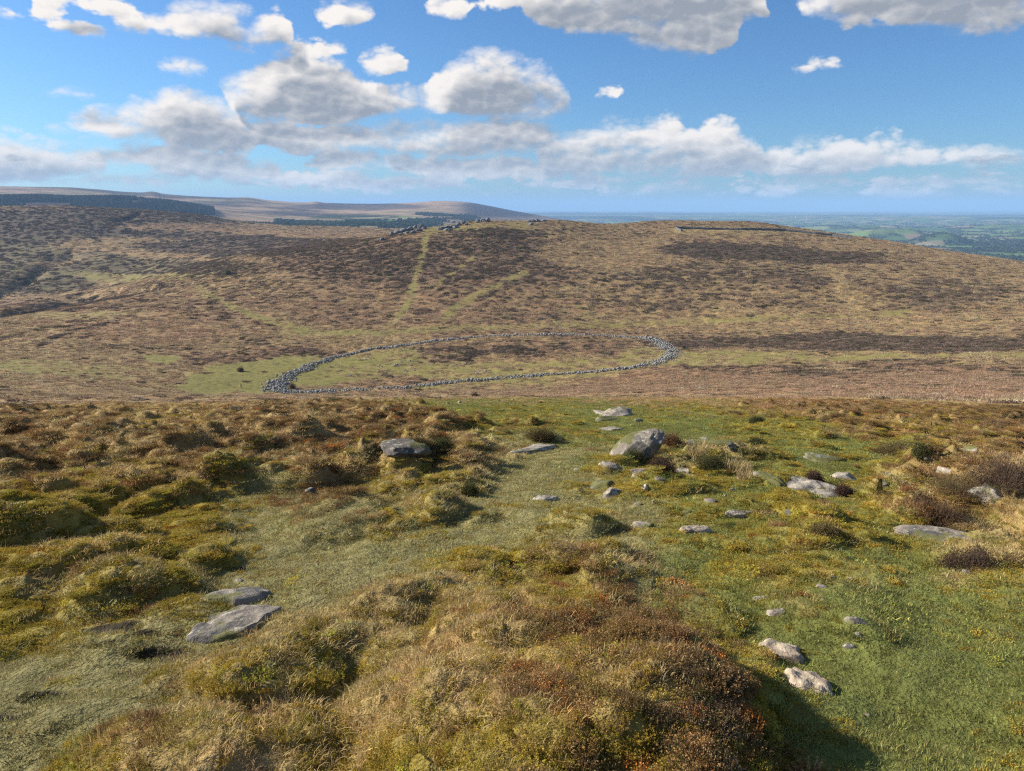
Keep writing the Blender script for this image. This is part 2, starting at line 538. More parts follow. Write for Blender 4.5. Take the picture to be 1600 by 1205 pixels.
def veg(x, y):
    """weights of the kinds of growth at points on the ground"""
    z = base_z(x, y)
    px, py = to_pix(x, y, z)
    r = np.hypot(x, y)
    n1 = fbm(x * 1.1, y * 1.1, 3, 4) - 0.5
    n2 = fbm(x * 1.1, y * 1.1, 31, 4) - 0.5
    near = r < 75
    W = np.zeros(x.shape + (len(TYPES),))
    # near part: blend of control points, ragged by noise
    qx, qy = px + 190 * n1, py + 0.30 * (py - 560) * n2
    idx = np.nonzero(near.ravel())[0]
    fx, fy = qx.ravel(), qy.ravel()
    Wf = W.reshape(-1, len(TYPES))
    for s in range(0, len(idx), 20000):
        j = idx[s:s + 20000]
        sy = np.clip((CP[:, 1] - 590) * 0.17, 12, 60)
        d2 = ((fx[j, None] - CP[None, :, 0]) / 46.0) ** 2 + ((fy[j, None] - CP[None, :, 1]) / sy[None]) ** 2
        g = np.exp(-0.5 * np.minimum(d2, 80)) + 1e-12
        Wf[j] = (g @ CW) / g.sum(1, keepdims=True)
    # far part
    nm1 = fbm(x * 0.035, y * 0.035, 7, 5) - 0.5
    nm2 = fbm(x * 0.035, y * 0.035, 71, 5) - 0.5
    k = np.clip(r / 330.0, 0.4, 3)
    qx, qy = px + 90 * nm1 / k, py + 26 * nm2 / k
    Wm = np.zeros_like(W)
    Wm[..., :] = _kinds('SBH')
    far = r > 55
    if far.any():
        fxx, fyy = qx[far], qy[far]
        wm = Wm[far]
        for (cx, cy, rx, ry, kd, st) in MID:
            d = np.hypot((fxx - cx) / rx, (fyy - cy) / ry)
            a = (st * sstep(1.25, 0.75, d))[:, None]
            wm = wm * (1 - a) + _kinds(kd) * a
        for (pts, hw, kd, st) in TRACKS:
            d = seg_dist(px[far] + 8 * nm1[far], py[far] + 4 * nm2[far], pts)
            a = (min(1.0, st * 1.15) * sstep(1.9, 0.8, d / hw))[:, None]
            wm = wm * (1 - a) + _kinds(kd) * a
        Wm[far] = wm
    t = sstep(58, 74, r)[..., None]
    W = Wf.reshape(W.shape) * (1 - t) + Wm * t
    # sharpen with noise so that patches of one kind stand beside another
    for i in range(len(TYPES) - 1):
        sc = np.where(r < 60, 2.2, 0.16)
        W[..., i] *= 0.25 + 1.5 * fbm(x * sc + 13 * i, y * sc - 7 * i, 100 + i, 4) ** 2 * 2
    # heather speckles the whole hillside
    hs = (0.8 * sstep(0.46, 0.60, fbm(x * 0.03, y * 0.03, 131, 5)) + 0.2 * sstep(0.48, 0.60, fbm(x * 0.33, y * 0.33, 132, 3))) * sstep(150, 260, r) * (1 - 0.85 * W[..., 7])
    W[..., 4] += 0.17 * hs
    W = W ** np.where(r < 60, 1.7, 2.0)[..., None] + 1e-9
    return W / W.sum(-1, keepdims=True)


ALB = np.array([
    (0.134, 0.146, 0.038),   # L
    (0.212, 0.188, 0.078),   # T
    (0.255, 0.192, 0.034),   # M
    (0.320, 0.225, 0.098),   # S
    (0.112, 0.080, 0.050),   # H
    (0.195, 0.122, 0.050),   # R
    (0.285, 0.170, 0.088),   # B
    (0.215, 0.190, 0.055),   # G
    (0.022, 0.016, 0.012),   # P
])

# mounds: x, y of the foot's middle in the photo, half width, half depth, height (all in photo pixels at that distance), squareness
MOUNDS = [
    (885, 1110, 295, 350, 80, 2.6), (300, 1190, 190, 160, 40, 2.0), (420, 1066, 110, 120, 44, 2.6), (205, 930, 95, 110, 38, 2.2),
    (528, 822, 85, 120, 27, 2.2), (690, 806, 44, 60, 16, 2.0), (905, 822, 40, 110, 22, 2.0), (30, 850, 80, 110, 38, 2.2), (440, 758, 125, 90, 25, 2.4), (560, 745, 30, 60, 14, 2.0),
    (310, 882, 40, 60, 15, 2.0), (335, 850, 34, 50, 14, 2.0), (840, 688, 42, 60, 14, 2.0), (825, 664, 30, 50, 8, 2.0), (1405, 706, 44, 60, 12, 2.0),
    (250, 760, 60, 60, 16, 2.0), (90, 735, 60, 60, 16, 2.0), (320, 725, 60, 50, 14, 2.0), (640, 720, 60, 80, 11, 2.0), (215, 710, 40, 40, 10, 2.0),
    (660, 690, 40, 40, 10, 2.0), (1040, 770, 60, 80, 13, 2.0), (1200, 760, 80, 60, 11, 2.0), (1500, 800, 90, 80, 18, 2.0), (1150, 680, 50, 40, 7, 2.0),
    (140, 800, 50, 60, 13, 2.0), (230, 805, 30, 40, 10, 2.0), (430, 690, 40, 40, 10, 2.0), (480, 715, 40, 40, 11, 2.0), (1340, 990, 40, 70, 10, 2.0),
    (760, 880, 90, 80, 7, 2.0), (600, 960, 80, 60, 11, 2.0), (1560, 945, 60, 60, 9, 2.0), (100, 1110, 60, 60, 10, 2.0), (1100, 960, 60, 90, 22, 2.0), (740, 985, 70, 90, 14, 2.0),
    (1000, 760, 40, 60, 12, 2.0), (1120, 800, 60, 60, 10, 2.0), (1260, 700, 50, 50, 9, 2.0), (1010, 800, 50, 60, 9, 2.0),
]
# little peat scarps: x, y, half width, half depth, depth
SCARPS = [(262, 1020, 42, 22, 16), (165, 990, 45, 26, 16), (325, 862, 40, 22, 16), (380, 886, 18, 12, 10), (160, 1015, 18, 10, 8), (290, 872, 30, 16, 10),
          (70, 1085, 30, 14, 8), (437, 783, 16, 10, 8), (15, 1120, 30, 12, 9), (1135, 948, 26, 12, 7), (225, 1000, 22, 9, 7)]
_M = []
for (mx_, my_, a_, b_, h_, sq_) in MOUNDS:
    gx, gy, gz = hit(mx_, my_)
    s_ = px_size(mx_, my_)
    _M.append((gx, gy, a_ * s_, b_ * s_, h_ * s_, sq_))
_S = []
for (mx_, my_, a_, b_, h_) in SCARPS:
    gx, gy, gz = hit(mx_, my_)
    s_ = px_size(mx_, my_)
    _S.append((gx, gy, a_ * s_ * 1.25, b_ * s_ * 1.2, h_ * s_ * 1.1))


GULLIES = [([(-40, 494), (0, 489), (40, 484), (90, 475), (140, 467), (165, 464), (190, 458), (245, 447)], 16.0, 5.5), ([(150, 467), (170, 462), (185, 455)], 6.0, 5.0),
           ([(180, 345), (200, 341), (218, 336)], 7.0, 3.0), ([(395, 395), (408, 390), (420, 385)], 4.0, 3.0), ([(0, 460), (40, 445), (70, 420), (110, 405)], 8.0, 10.0),
           ([(0, 530), (60, 515), (100, 507)], 2.5, 3.0)]


def ground_z(x, y, w=None, scarp=False):
    """the land with its hummocks"""
    z = base_z(x, y)
    r = np.hypot(x, y)
    if w is None:
        w = veg(x, y)
    rough = np.clip(w[..., TYPES.index('S')] + w[..., TYPES.index('R')] + w[..., TYPES.index('H')] + 0.5 * w[..., TYPES.index('M')] + 0.4 * w[..., TYPES.index('B')], 0, 1)
    left = sstep(0.06, -0.10, np.arctan2(x, y)) * 0.5 + 0.5
    wx = x + 0.5 * (fbm(x * 1.3, y * 1.3, 11, 3) - 0.5)
    wy = y + 0.5 * (fbm(x * 1.3, y * 1.3, 12, 3) - 0.5)
    near = sstep(130, 70, r)
    far_in = sstep(5.0, 12.0, r)
    d, v = worley(wx * 0.75, wy * 0.75, 21)
    dome = np.sqrt(np.clip(1 - (d / 0.62) ** 2, 0, 1)) * (0.3 + 0.7 * v)
    z = z + dome * 0.38 * rough * left * near * far_in
    d, v = worley(wx * 1.7 + 3, wy * 1.7, 22)
    dome = np.sqrt(np.clip(1 - (d / 0.62) ** 2, 0, 1)) * v
    z = z + dome * 0.34 * rough * near * (0.25 + 0.75 * sstep(2.5, 7.0, r))
    d, v = worley(wx * 3.3 + 7, wy * 3.3, 23)
    dome = np.sqrt(np.clip(1 - (d / 0.62) ** 2, 0, 1)) * v
    z = z + dome * 0.17 * rough * sstep(60, 40, r) * (0.55 + 0.45 * sstep(3.0, 7.0, r))
    z = z + (fbm(x * 0.9, y * 0.9, 41, 4) - 0.5) * 0.20 * sstep(1.5, 4, r) * near
    z = z + (fbm(x * 5, y * 5, 42, 3) - 0.5) * 0.06 * (0.1 + rough) * near
    # hillside: gentle lumps
    farw = sstep(70, 160, r)
    z = z + (fbm(x * 0.25, y * 0.25, 43, 4) - 0.5) * 0.9 * farw * (0.4 + rough)
    z = z + (fbm(x * 0.02, y * 0.02, 44, 4) - 0.5) * 3.0 * sstep(160, 400, r)
    z = z + (fbm(x * 0.006, y * 0.006, 45, 4) - 0.5) * 14.0 * sstep(700, 1100, r)
    m = r > 380
    if m.any():
        gx_, gy_ = to_pix(x[m], y[m], base_z(x[m], y[m]))
        for pts, dp, hw in GULLIES:
            gd = seg_dist(gx_ + 6 * (fbm(x[m] * 0.02, y[m] * 0.02, 52, 3) - 0.5), gy_ + 5 * (fbm(x[m] * 0.02, y[m] * 0.02, 53, 3) - 0.5), pts) / hw
            z[m] -= dp * np.exp(-gd * gd)
    wob = 0.25 * (fbm(x * 3, y * 3, 51, 3) - 0.5)
    for (cx, cy, a, b, h, sq) in _M:
        dd = (np.abs((x - cx) / a) ** 2 + np.abs((y - cy) / b) ** 2) ** 0.5 + wob
        m = dd < 1.0
        if m.any():
            z[m] += h * (1 - dd[m] ** sq) ** 1.0 * np.clip((1 - dd[m]) * 6, 0, 1)
    sc = np.zeros(x.shape)
    for (cx, cy, a, b, h) in _S:
        # scarp: level on the far side, a sharp drop on the near side
        dd = np.hypot((x - cx) / a, (y - cy) / b) + wob * 2.2
        v_ = (y - cy) / b
        m = sstep(1.0, 0.7, dd) * sstep(1.0, -0.9, v_)
        z = z - 0.8 * h * m
        sc = np.maximum(sc, 0.95 * sstep(0.95, 0.7, dd) * sstep(-0.7, 0.1, v_))
    return (z, sc) if scarp else z


# ------------------------------------------------------------------ mesh helpers
def mesh_grid(name, X, Y, Z, close=True):
    """grid of vertices, rows = rings, columns = azimuths (closed in azimuth)"""
    nr, na = X.shape
    co = np.stack([X, Y, Z], -1).reshape(-1, 3)
    i = np.arange(nr - 1)[:, None]
    j = np.arange(na if close else na - 1)[None, :]
    j2 = (j + 1) % na
    q = np.stack(np.broadcast_arrays(i * na + j, i * na + j2, (i + 1) * na + j2, (i + 1) * na + j), -1).reshape(-1, 4)[:, ::-1]
    return mesh_np(name, co, q)


def mesh_np(name, co, faces, smooth=True):
    faces = np.asarray(faces)
    me = bpy.data.meshes.new(name)
    n, k = faces.shape
    me.vertices.add(len(co))
    me.vertices.foreach_set('co', np.asarray(co, np.float32).ravel())
    me.loops.add(n * k)
    me.loops.foreach_set('vertex_index', faces.astype(np.int32).ravel())
    me.polygons.add(n)
    me.polygons.foreach_set('loop_start', (np.arange(n) * k).astype(np.int32))
    me.polygons.foreach_set('loop_total', np.full(n, k, np.int32))
    me.update(calc_edges=True)
    if smooth:
        me.polygons.foreach_set('use_smooth', np.ones(n, bool))
    return me


def set_color(me, name, rgb, domain='POINT'):
    a = me.color_attributes.new(name, 'FLOAT_COLOR', domain)
    c = np.ones((len(rgb), 4), np.float32)
    c[:, :3] = rgb
    a.data.foreach_set('color', c.ravel())


def set_attr(me, name, typ, vals):
    a = me.attributes.new(name, typ, 'POINT')
    a.data.foreach_set({'FLOAT': 'value', 'INT': 'value', 'FLOAT_VECTOR': 'vector', 'FLOAT_COLOR': 'color'}[typ], np.asarray(vals).ravel())


def add(name, data, mats=None, parent=None, kind=None, label=None, cat=None, group=None, loc=None):
    o = bpy.data.objects.new(name, data)
    COL.objects.link(o)
    if mats is not None and data is not None and len(data.materials) == 0:
        for m in (mats if isinstance(mats, (list, tuple)) else [mats]):
            data.materials.append(m)
    if parent is not None:
        o.parent = parent
    if loc is not None:
        o.location = loc
    for k, v in (('kind', kind), ('label', label), ('category', cat), ('group', group)):
        if v is not None:
            o[k] = v
    return o


def new_mat(name):
    m = bpy.data.materials.new(name)
    m.use_nodes = True
    m.node_tree.nodes.clear()
    N = NT(m.node_tree)
    out = N.n('ShaderNodeOutputMaterial')
    return m, N, out


def ground_material():
    m, N, out = new_mat('moorland')
    at = N.n('ShaderNodeAttribute', attribute_name='col')
    ge = N.n('ShaderNodeNewGeometry')
    P = ge.outputs['Position']
    # three scales of grain: blades, tufts, clumps
    n1 = N.noise(P, 38.0, 3.0, 0.6)
    n2 = N.noise(P, 5.0, 4.0, 0.6)
    n3 = N.noise(P, 0.5, 5.0, 0.62)
    g = N.m('ADD', N.m('MULTIPLY', n1, 0.5), N.m('ADD', N.m('MULTIPLY', n2, 0.7), N.m('MULTIPLY', n3, 0.9)))
    g = N.ramp(g, 0.75, 1.35, 0.55, 1.45, False)
    mul = N.n('ShaderNodeVectorMath', operation='SCALE')
    N.link(at.outputs['Color'], mul.inputs[0])
    N.link(g, mul.inputs['Scale'])
    bs = N.n('ShaderNodeBsdfPrincipled')
    N.link(mul.outputs[0], bs.inputs['Base Color'])
    bs.inputs['Roughness'].default_value = 0.95
    bs.inputs['Specular IOR Level'].default_value = 0.1
    b1 = N.n('ShaderNodeBump')
    b1.inputs['Strength'].default_value = 0.9
    b1.inputs['Distance'].default_value = 0.03
    N.link(n1, b1.inputs['Height'])
    b2 = N.n('ShaderNodeBump')
    b2.inputs['Strength'].default_value = 0.8
    b2.inputs['Distance'].default_value = 0.05
    N.link(n2, b2.inputs['Height'])
    N.link(b1.outputs[0], b2.inputs['Normal'])
    b3 = N.n('ShaderNodeBump')
    b3.inputs['Strength'].default_value = 0.8
    b3.inputs['Distance'].default_value = 0.22
    N.link(n3, b3.inputs['Height'])
    N.link(b2.outputs[0], b3.inputs['Normal'])
    N.link(b3.outputs[0], bs.inputs['Normal'])
    N.link(bs.outputs[0], out.inputs[0])
    return m


def build_ground():
    az = np.concatenate([np.arange(-42.0, 42.01, 0.152), np.arange(48, 318, 6.0)])
    rs = np.concatenate([[0.02], np.geomspace(0.5, 2.0, 24, endpoint=False), np.geomspace(2.0, 75, 540, endpoint=False), np.geomspace(75, 2690, 420)])
    A, R = np.meshgrid(np.radians(az), rs)
    X, Y = R * np.sin(A), R * np.cos(A)
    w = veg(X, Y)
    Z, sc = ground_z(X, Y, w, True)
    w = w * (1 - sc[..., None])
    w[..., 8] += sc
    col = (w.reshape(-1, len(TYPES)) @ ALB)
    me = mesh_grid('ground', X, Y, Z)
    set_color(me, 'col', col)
    return add('ground', me, ground_material(), kind='structure')


GROUND = build_ground()


# ------------------------------------------------------------------ the far country
FAR_LINES = [
    L(2700, [(-300, 378), (0, 380), (300, 385), (500, 388), (700, 400), (900, 432), (1200, 452), (1900, 470)]),
    L(3400, [(-300, 336), (0, 337), (200, 342), (300, 347), (400, 352), (500, 353), (600, 352), (700, 360), (800, 380), (900, 412), (1200, 425), (1900, 430)]),
    L(4300, [(-300, 311), (0, 311), (60, 310), (120, 312), (180, 311), (250, 316), (320, 327), (380, 340), (460, 346), (560, 346), (650, 344), (720, 348), (800, 362), (900, 400), (1200, 406), (1900, 408)]),
    L(5400, [(-300, 312), (0, 312), (200, 316), (320, 324), (450, 331), (560, 335), (640, 333), (720, 336), (800, 348), (900, 382), (1200, 387), (1900, 389)]),
    L(7600, [(-300, 287), (0, 291.5), (100, 293), (150, 296), (195, 300), (222, 301), (237, 299.5), (255, 303), (330, 308), (360, 309), (385, 308.5), (420, 313), (480, 316.5), (492, 315), (510, 317),
             (580, 318.5), (640, 317), (690, 314), (725, 315.5), (760, 321), (800, 329), (850, 338), (890, 346), (940, 362), (1000, 368), (1200, 368), (1900, 369)]),
    L(11000, [(-300, 340), (600, 345), (900, 353), (1200, 354), (1900, 354)]),
    L(18000, [(-300, 341), (1900, 343)]),
    L(34000, [(-300, 334), (1900, 335)]),
    L(64000, [(-300, 331.0), (900, 331.0), (1300, 330.5), (1420, 329.5), (1900, 329.5)]),
]
FTA = np.radians(np.linspace(-48, 48, 961))


def far_table(rs):
    RK, ZK = [], []
    for ln in FAR_LINES:
        a, t = zip(*[pix_dir(x, y) for (x, y, r) in ln])
        RK.append(np.full(FTA.shape, float(ln[0][2])))
        ZK.append(smooth_interp(FTA, a, np.array(t) * ln[0][2]))
    RK, ZK = np.array(RK), np.array(ZK)
    return np.array([_pchip(RK[:, i], ZK[:, i], rs) for i in range(len(FTA))]) + EYE


FRS = np.geomspace(2720, 63500, 420)
FTAB = far_table(FRS)


def far_z(x, y):
    r = np.clip(np.hypot(x, y), FRS[0], FRS[-1] - 1)
    a = np.clip(np.arctan2(x, y), FTA[0], FTA[-1] - 1e-9)
    fa = (a - FTA[0]) / (FTA[1] - FTA[0])
    ia = np.clip(fa.astype(int), 0, len(FTA) - 2)
    fa = fa - ia
    fr = np.log(r / FRS[0]) / math.log(FRS[1] / FRS[0])
    ir = np.clip(fr.astype(int), 0, len(FRS) - 2)
    fr = fr - ir
    z = ((FTAB[ia, ir] * (1 - fr) + FTAB[ia, ir + 1] * fr) * (1 - fa) + (FTAB[ia + 1, ir] * (1 - fr) + FTAB[ia + 1, ir + 1] * fr) * fa)
    roll = (fbm(x / 2600.0, y / 2600.0, 61, 4) - 0.5) * 70 * sstep(9000, 16000, r)
    roll = roll + (fbm(x / 900.0, y / 900.0, 62, 4) - 0.5) * 26 * sstep(0.10, 0.20, a) * sstep(9000, 5000, r)
    for (cx, cy, ra, rb, rot, h) in FAR_HILLS:
        c, s = math.cos(rot), math.sin(rot)
        u, v = ((x - cx) * c + (y - cy) * s) / ra, (-(x - cx) * s + (y - cy) * c) / rb
        roll = roll + h * np.exp(-1.6 * (u * u + v * v) ** 1.3)
    return z + roll


def at_far(px, r):
    a, _ = pix_dir(px, 350)
    return r * math.sin(a), r * math.cos(a)


FAR_HILLS = []
for (px_, r_, ra_, rb_, h_) in [(1195, 3000, 170, 190, 118), (1390, 6900, 420, 260, 75), (1472, 6000, 200, 240, 72), (1330, 9000, 900, 350, 60), (1580, 9500, 900, 500, 50), (1250, 4100, 260, 260, 40)]:
    x_, y_ = at_far(px_, r_)
    a_, _ = pix_dir(px_, 350)
    FAR_HILLS.append((x_, y_, ra_, rb_, -a_, h_))


def far_cover(x, y):
    """colour of the far country and the share of woodland"""
    r = np.hypot(x, y)
    a = np.degrees(np.arctan2(x, y))
    z = far_z(x, y)
    px, py = to_pix(x, y, z)
    # fields: cells of a few hundred metres, the grain of the hedges turned a little
    wx = x + 120 * (fbm(x / 500, y / 500, 81, 2) - 0.5)
    wy = y + 120 * (fbm(x / 500, y / 500, 82, 2) - 0.5)
    d, v = worley(wx / 210.0, wy / 260.0, 83)
    pal = 1.25 * np.array([(0.085, 0.135, 0.032), (0.12, 0.165, 0.040), (0.065, 0.105, 0.03), (0.16, 0.185, 0.06), (0.10, 0.15, 0.035), (0.20, 0.14, 0.085), (0.24, 0.20, 0.11), (0.09, 0.12, 0.04)])
    fld = pal[np.clip((v * 8).astype(int), 0, 7)]
    big = fbm(x / 1900, y / 1900, 84, 4)
    hedge = sstep(0.40, 0.56, d)
    wood = np.maximum(sstep(0.545, 0.60, big), 0.75 * hedge)
    woodc = np.array([0.030, 0.042, 0.020])
    low = fld * (1 - wood[..., None]) + woodc * wood[..., None]
    # open moor of the far hills
    t1 = fbm(x / 700, y / 700, 85, 5)
    t2 = fbm(x / 300, y / 120, 86, 4)
    tan, drk, olv = np.array([0.36, 0.245, 0.155]), np.array([0.085, 0.062, 0.055]), np.array([0.17, 0.15, 0.07])
    k = sstep(0.44, 0.60, t1)[..., None]
    moor = tan * (1 - k) + drk * k
    k = (0.6 * sstep(0.5, 0.64, t2))[..., None]
    moor = moor * (1 - k) + olv * k
    ismoor = sstep(905, 850, px) * sstep(-1e9, 1, r)
    ismoor = np.where(r > 9500, 0, ismoor)
    # farmland tucked among the near hills
    farm = np.clip(1.3 - np.hypot((px - 590) / 95, (py - 345) / 9), 0, 1)
    farm = np.maximum(farm, 0.8 * np.clip(1.3 - np.hypot((px - 540) / 60, (py - 341) / 5), 0, 1))
    ismoor = ismoor * (1 - sstep(0.1, 0.5, farm))
    col = moor * ismoor[..., None] + low * (1 - ismoor[..., None])
    wood = wood * (1 - ismoor)
    # dark slopes of the big hill, plantations below the skyline
    dk = sstep(1.2, 0.7, np.hypot((px - 770) / 110, (py - 328) / 13)) * sstep(690, 740, px + 30 * (t1 - 0.5))
    dk = np.maximum(dk, 0.8 * sstep(1.2, 0.8, np.hypot((px - 560) / 110, (py - 323) / 5)))
    dk = dk * ismoor
    col = col * (1 - dk[..., None]) + np.array([0.075, 0.060, 0.060]) * dk[..., None]
    return col, wood, px, py, ismoor


def far_material():
    m, N, out = new_mat('far_country')
    at = N.n('ShaderNodeAttribute', attribute_name='col')
    ge = N.n('ShaderNodeNewGeometry')
    P = ge.outputs['Position']
    n = N.noise(P, 0.012, 5.0, 0.6)
    g = N.ramp(n, 0.3, 0.7, 0.7, 1.3, False)
    mul = N.n('ShaderNodeVectorMath', operation='SCALE')
    N.link(at.outputs['Color'], mul.inputs[0])
    N.link(g, mul.inputs['Scale'])
    bs = N.n('ShaderNodeBsdfDiffuse')
    N.link(mul.outputs[0], bs.inputs[0])
    N.link(bs.outputs[0], out.inputs[0])
    return m


def build_far():
    az = np.concatenate([np.arange(-41.0, 41.01, 0.11), np.arange(48, 318, 6.0)])
    rs = np.concatenate([np.geomspace(2600, 30000, 330, endpoint=False), np.geomspace(30000, 63000, 24)])
    A, R = np.meshgrid(np.radians(az), rs)
    X, Y = R * np.sin(A), R * np.cos(A)
    Z = far_z(X, Y)
    Z[:3] -= np.array([160.0, 80.0, 20.0])[:, None]
    me = mesh_grid('far_hills_and_lowland', X, Y, Z)
    col = far_cover(X, Y)[0]
    set_color(me, 'col', col.reshape(-1, 3))
    return add('far_terrain', me, far_material(), kind='structure')


FAR = build_far()


def build_haze():
    s = 63200.0
    z0, z1 = -480.0, 330.0
    co = [(-s, -s, z0), (s, -s, z0), (s, s, z0), (-s, s, z0), (-s, -s, z1), (s, -s, z1), (s, s, z1), (-s, s, z1)]
    fc = [(0, 3, 2, 1), (4, 5, 6, 7), (0, 1, 5, 4), (1, 2, 6, 5), (2, 3, 7, 6), (3, 0, 4, 7)]
    me = bpy.data.meshes.new('haze')
    me.from_pydata(co, [], fc)
    m, N, out = new_mat('haze_air')
    v = N.n('ShaderNodeVolumePrincipled')
    v.inputs['Color'].default_value = (0.36, 0.60, 0.95, 1)
    v.inputs['Density'].default_value = HAZE
    v.inputs['Anisotropy'].default_value = 0.0
    N.link(v.outputs[0], out.inputs['Volume'])
    o = add('haze', me, m, kind='stuff', label='thin blue haze in the air over the whole view', cat='haze')
    return o


HAZE = 5.5e-5
build_haze()

# ------------------------------------------------------------------ stones
def gz1(x, y):
    return float(ground_z(np.array([x]), np.array([y]))[0])


def ico(sub):
    t = (1 + 5 ** 0.5) / 2
    v = [(-1, t, 0), (1, t, 0), (-1, -t, 0), (1, -t, 0), (0, -1, t), (0, 1, t), (0, -1, -t), (0, 1, -t), (t, 0, -1), (t, 0, 1), (-t, 0, -1), (-t, 0, 1)]
    v = [np.array(p) / np.linalg.norm(p) for p in v]
    f = [(0, 11, 5), (0, 5, 1), (0, 1, 7), (0, 7, 10), (0, 10, 11), (1, 5, 9), (5, 11, 4), (11, 10, 2), (10, 7, 6), (7, 1, 8), (3, 9, 4), (3, 4, 2), (3, 2, 6), (3, 6, 8), (3, 8, 9), (4, 9, 5), (2, 4, 11), (6, 2, 10), (8, 6, 7), (9, 8, 1)]
    for _ in range(sub):
        mid, nf = {}, []
        def mp(a, b):
            k = (min(a, b), max(a, b))
            if k not in mid:
                p = v[a] + v[b]
                v.append(p / np.linalg.norm(p))
                mid[k] = len(v) - 1
            return mid[k]
        for a, b, c in f:
            x, y, z = mp(a, b), mp(b, c), mp(c, a)
            nf += [(a, x, z), (b, y, x), (c, z, y), (x, y, z)]
        f = nf
    return np.array(v), np.array(f)


ICO = {k: ico(k) for k in (0, 1, 2, 3, 4)}


def stone_shape(sub, seed, cuts=9, depth=0.72, rough=0.10):
    """a weathered block of about unit half-size"""
    g = np.random.default_rng(seed)
    v, f = ICO[sub]
    v = v.copy()
    for _ in range(cuts):
        n = g.normal(size=3)
        n[2] *= 1.3
        n /= np.linalg.norm(n)
        d = depth + 0.22 * g.random()
        k = v @ n
        m = k > d
        v[m] -= np.outer((k[m] - d) * 0.93, n)
    if sub >= 2:
        for sc, am in ((1.6, rough), (4.5, rough * 0.45), (11.0, rough * 0.22)):
            o = g.random(2) * 50
            nz = (fbm(v[:, 0] * sc + o[0], v[:, 1] * sc + v[:, 2] * sc * 0.7, seed, 2) + fbm(v[:, 2] * sc + o[1], v[:, 0] * sc * 0.6 - v[:, 1] * sc, seed + 3, 2) - 1.0)
            v *= (1 + 2 * am * nz)[:, None]
    else:
        v *= (0.8 + 0.4 * g.random(len(v)))[:, None]
    return v, f


def granite(name, base=(0.27, 0.26, 0.245), lichen=(0.50, 0.49, 0.44), dark=(0.09, 0.09, 0.085), moss=0.0, scale=1.0):
    m, N, out = new_mat(name)
    tc = N.n('ShaderNodeTexCoord')
    oi = N.n('ShaderNodeObjectInfo')
    off = N.n('ShaderNodeVectorMath', operation='SCALE')
    cb = N.n('ShaderNodeCombineXYZ')
    for i in range(3):
        N.link(oi.outputs['Random'], cb.inputs[i])
    N.link(cb.outputs[0], off.inputs[0])
    off.inputs['Scale'].default_value = 37.0
    P = N.v('ADD', tc.outputs['Object'], off.outputs[0])
    n1 = N.noise(P, 3.2 * scale, 6.0, 0.62)
    n2 = N.noise(P, 9.0 * scale, 5.0, 0.65)
    n3 = N.noise(P, 60.0 * scale, 3.0, 0.7)
    c = N.mix(N.ramp(n1, 0.40, 0.53), dark + (1,), base + (1,))
    c = N.mix(N.ramp(n2, 0.54, 0.60), c, lichen + (1,))
    c = N.mix(N.ramp(N.noise(P, 5.0 * scale, 5.0, 0.7), 0.58, 0.64), c, tuple(0.45 * q for q in base) + (1,))
    c = N.mix(N.ramp(n3, 0.40, 0.62, 0.0, 0.55), c, tuple(0.55 * q for q in base) + (1,))
    if moss:
        nm = N.noise(P, 2.0 * scale, 4.0, 0.6)
        c = N.mix(N.ramp(nm, 0.62 - 0.25 * moss, 0.68 - 0.2 * moss), c, (0.13, 0.125, 0.045, 1))
    bs = N.n('ShaderNodeBsdfPrincipled')
    N.link(c, bs.inputs['Base Color'])
    bs.inputs['Roughness'].default_value = 0.9
    bs.inputs['Specular IOR Level'].default_value = 0.2
    b1 = N.n('ShaderNodeBump')
    b1.inputs['Strength'].default_value = 0.7
    b1.inputs['Distance'].default_value = 0.03 / scale
    N.link(N.m('ADD', n2, N.m('MULTIPLY', n3, 0.4)), b1.inputs['Height'])
    N.link(b1.outputs[0], bs.inputs['Normal'])
    N.link(bs.outputs[0], out.inputs[0])
    return m


G_GREY = granite('granite_grey', (0.255, 0.218, 0.172), (0.42, 0.38, 0.30), moss=0.30)
G_PALE = granite('granite_pale', (0.35, 0.30, 0.235), (0.52, 0.47, 0.37), (0.15, 0.135, 0.11), moss=0.25)
G_SAND = granite('granite_sandy', (0.46, 0.37, 0.26), (0.56, 0.47, 0.35), (0.30, 0.23, 0.16))
G_DARK = granite('granite_dark', (0.165, 0.145, 0.12), (0.36, 0.335, 0.28), (0.06, 0.055, 0.045), moss=0.35)
G_MOSS = granite('granite_mossy', (0.25, 0.245, 0.21), (0.42, 0.42, 0.36), (0.10, 0.10, 0.08), 0.8)

SMALL = 'small grey stone half sunk in the short grass'
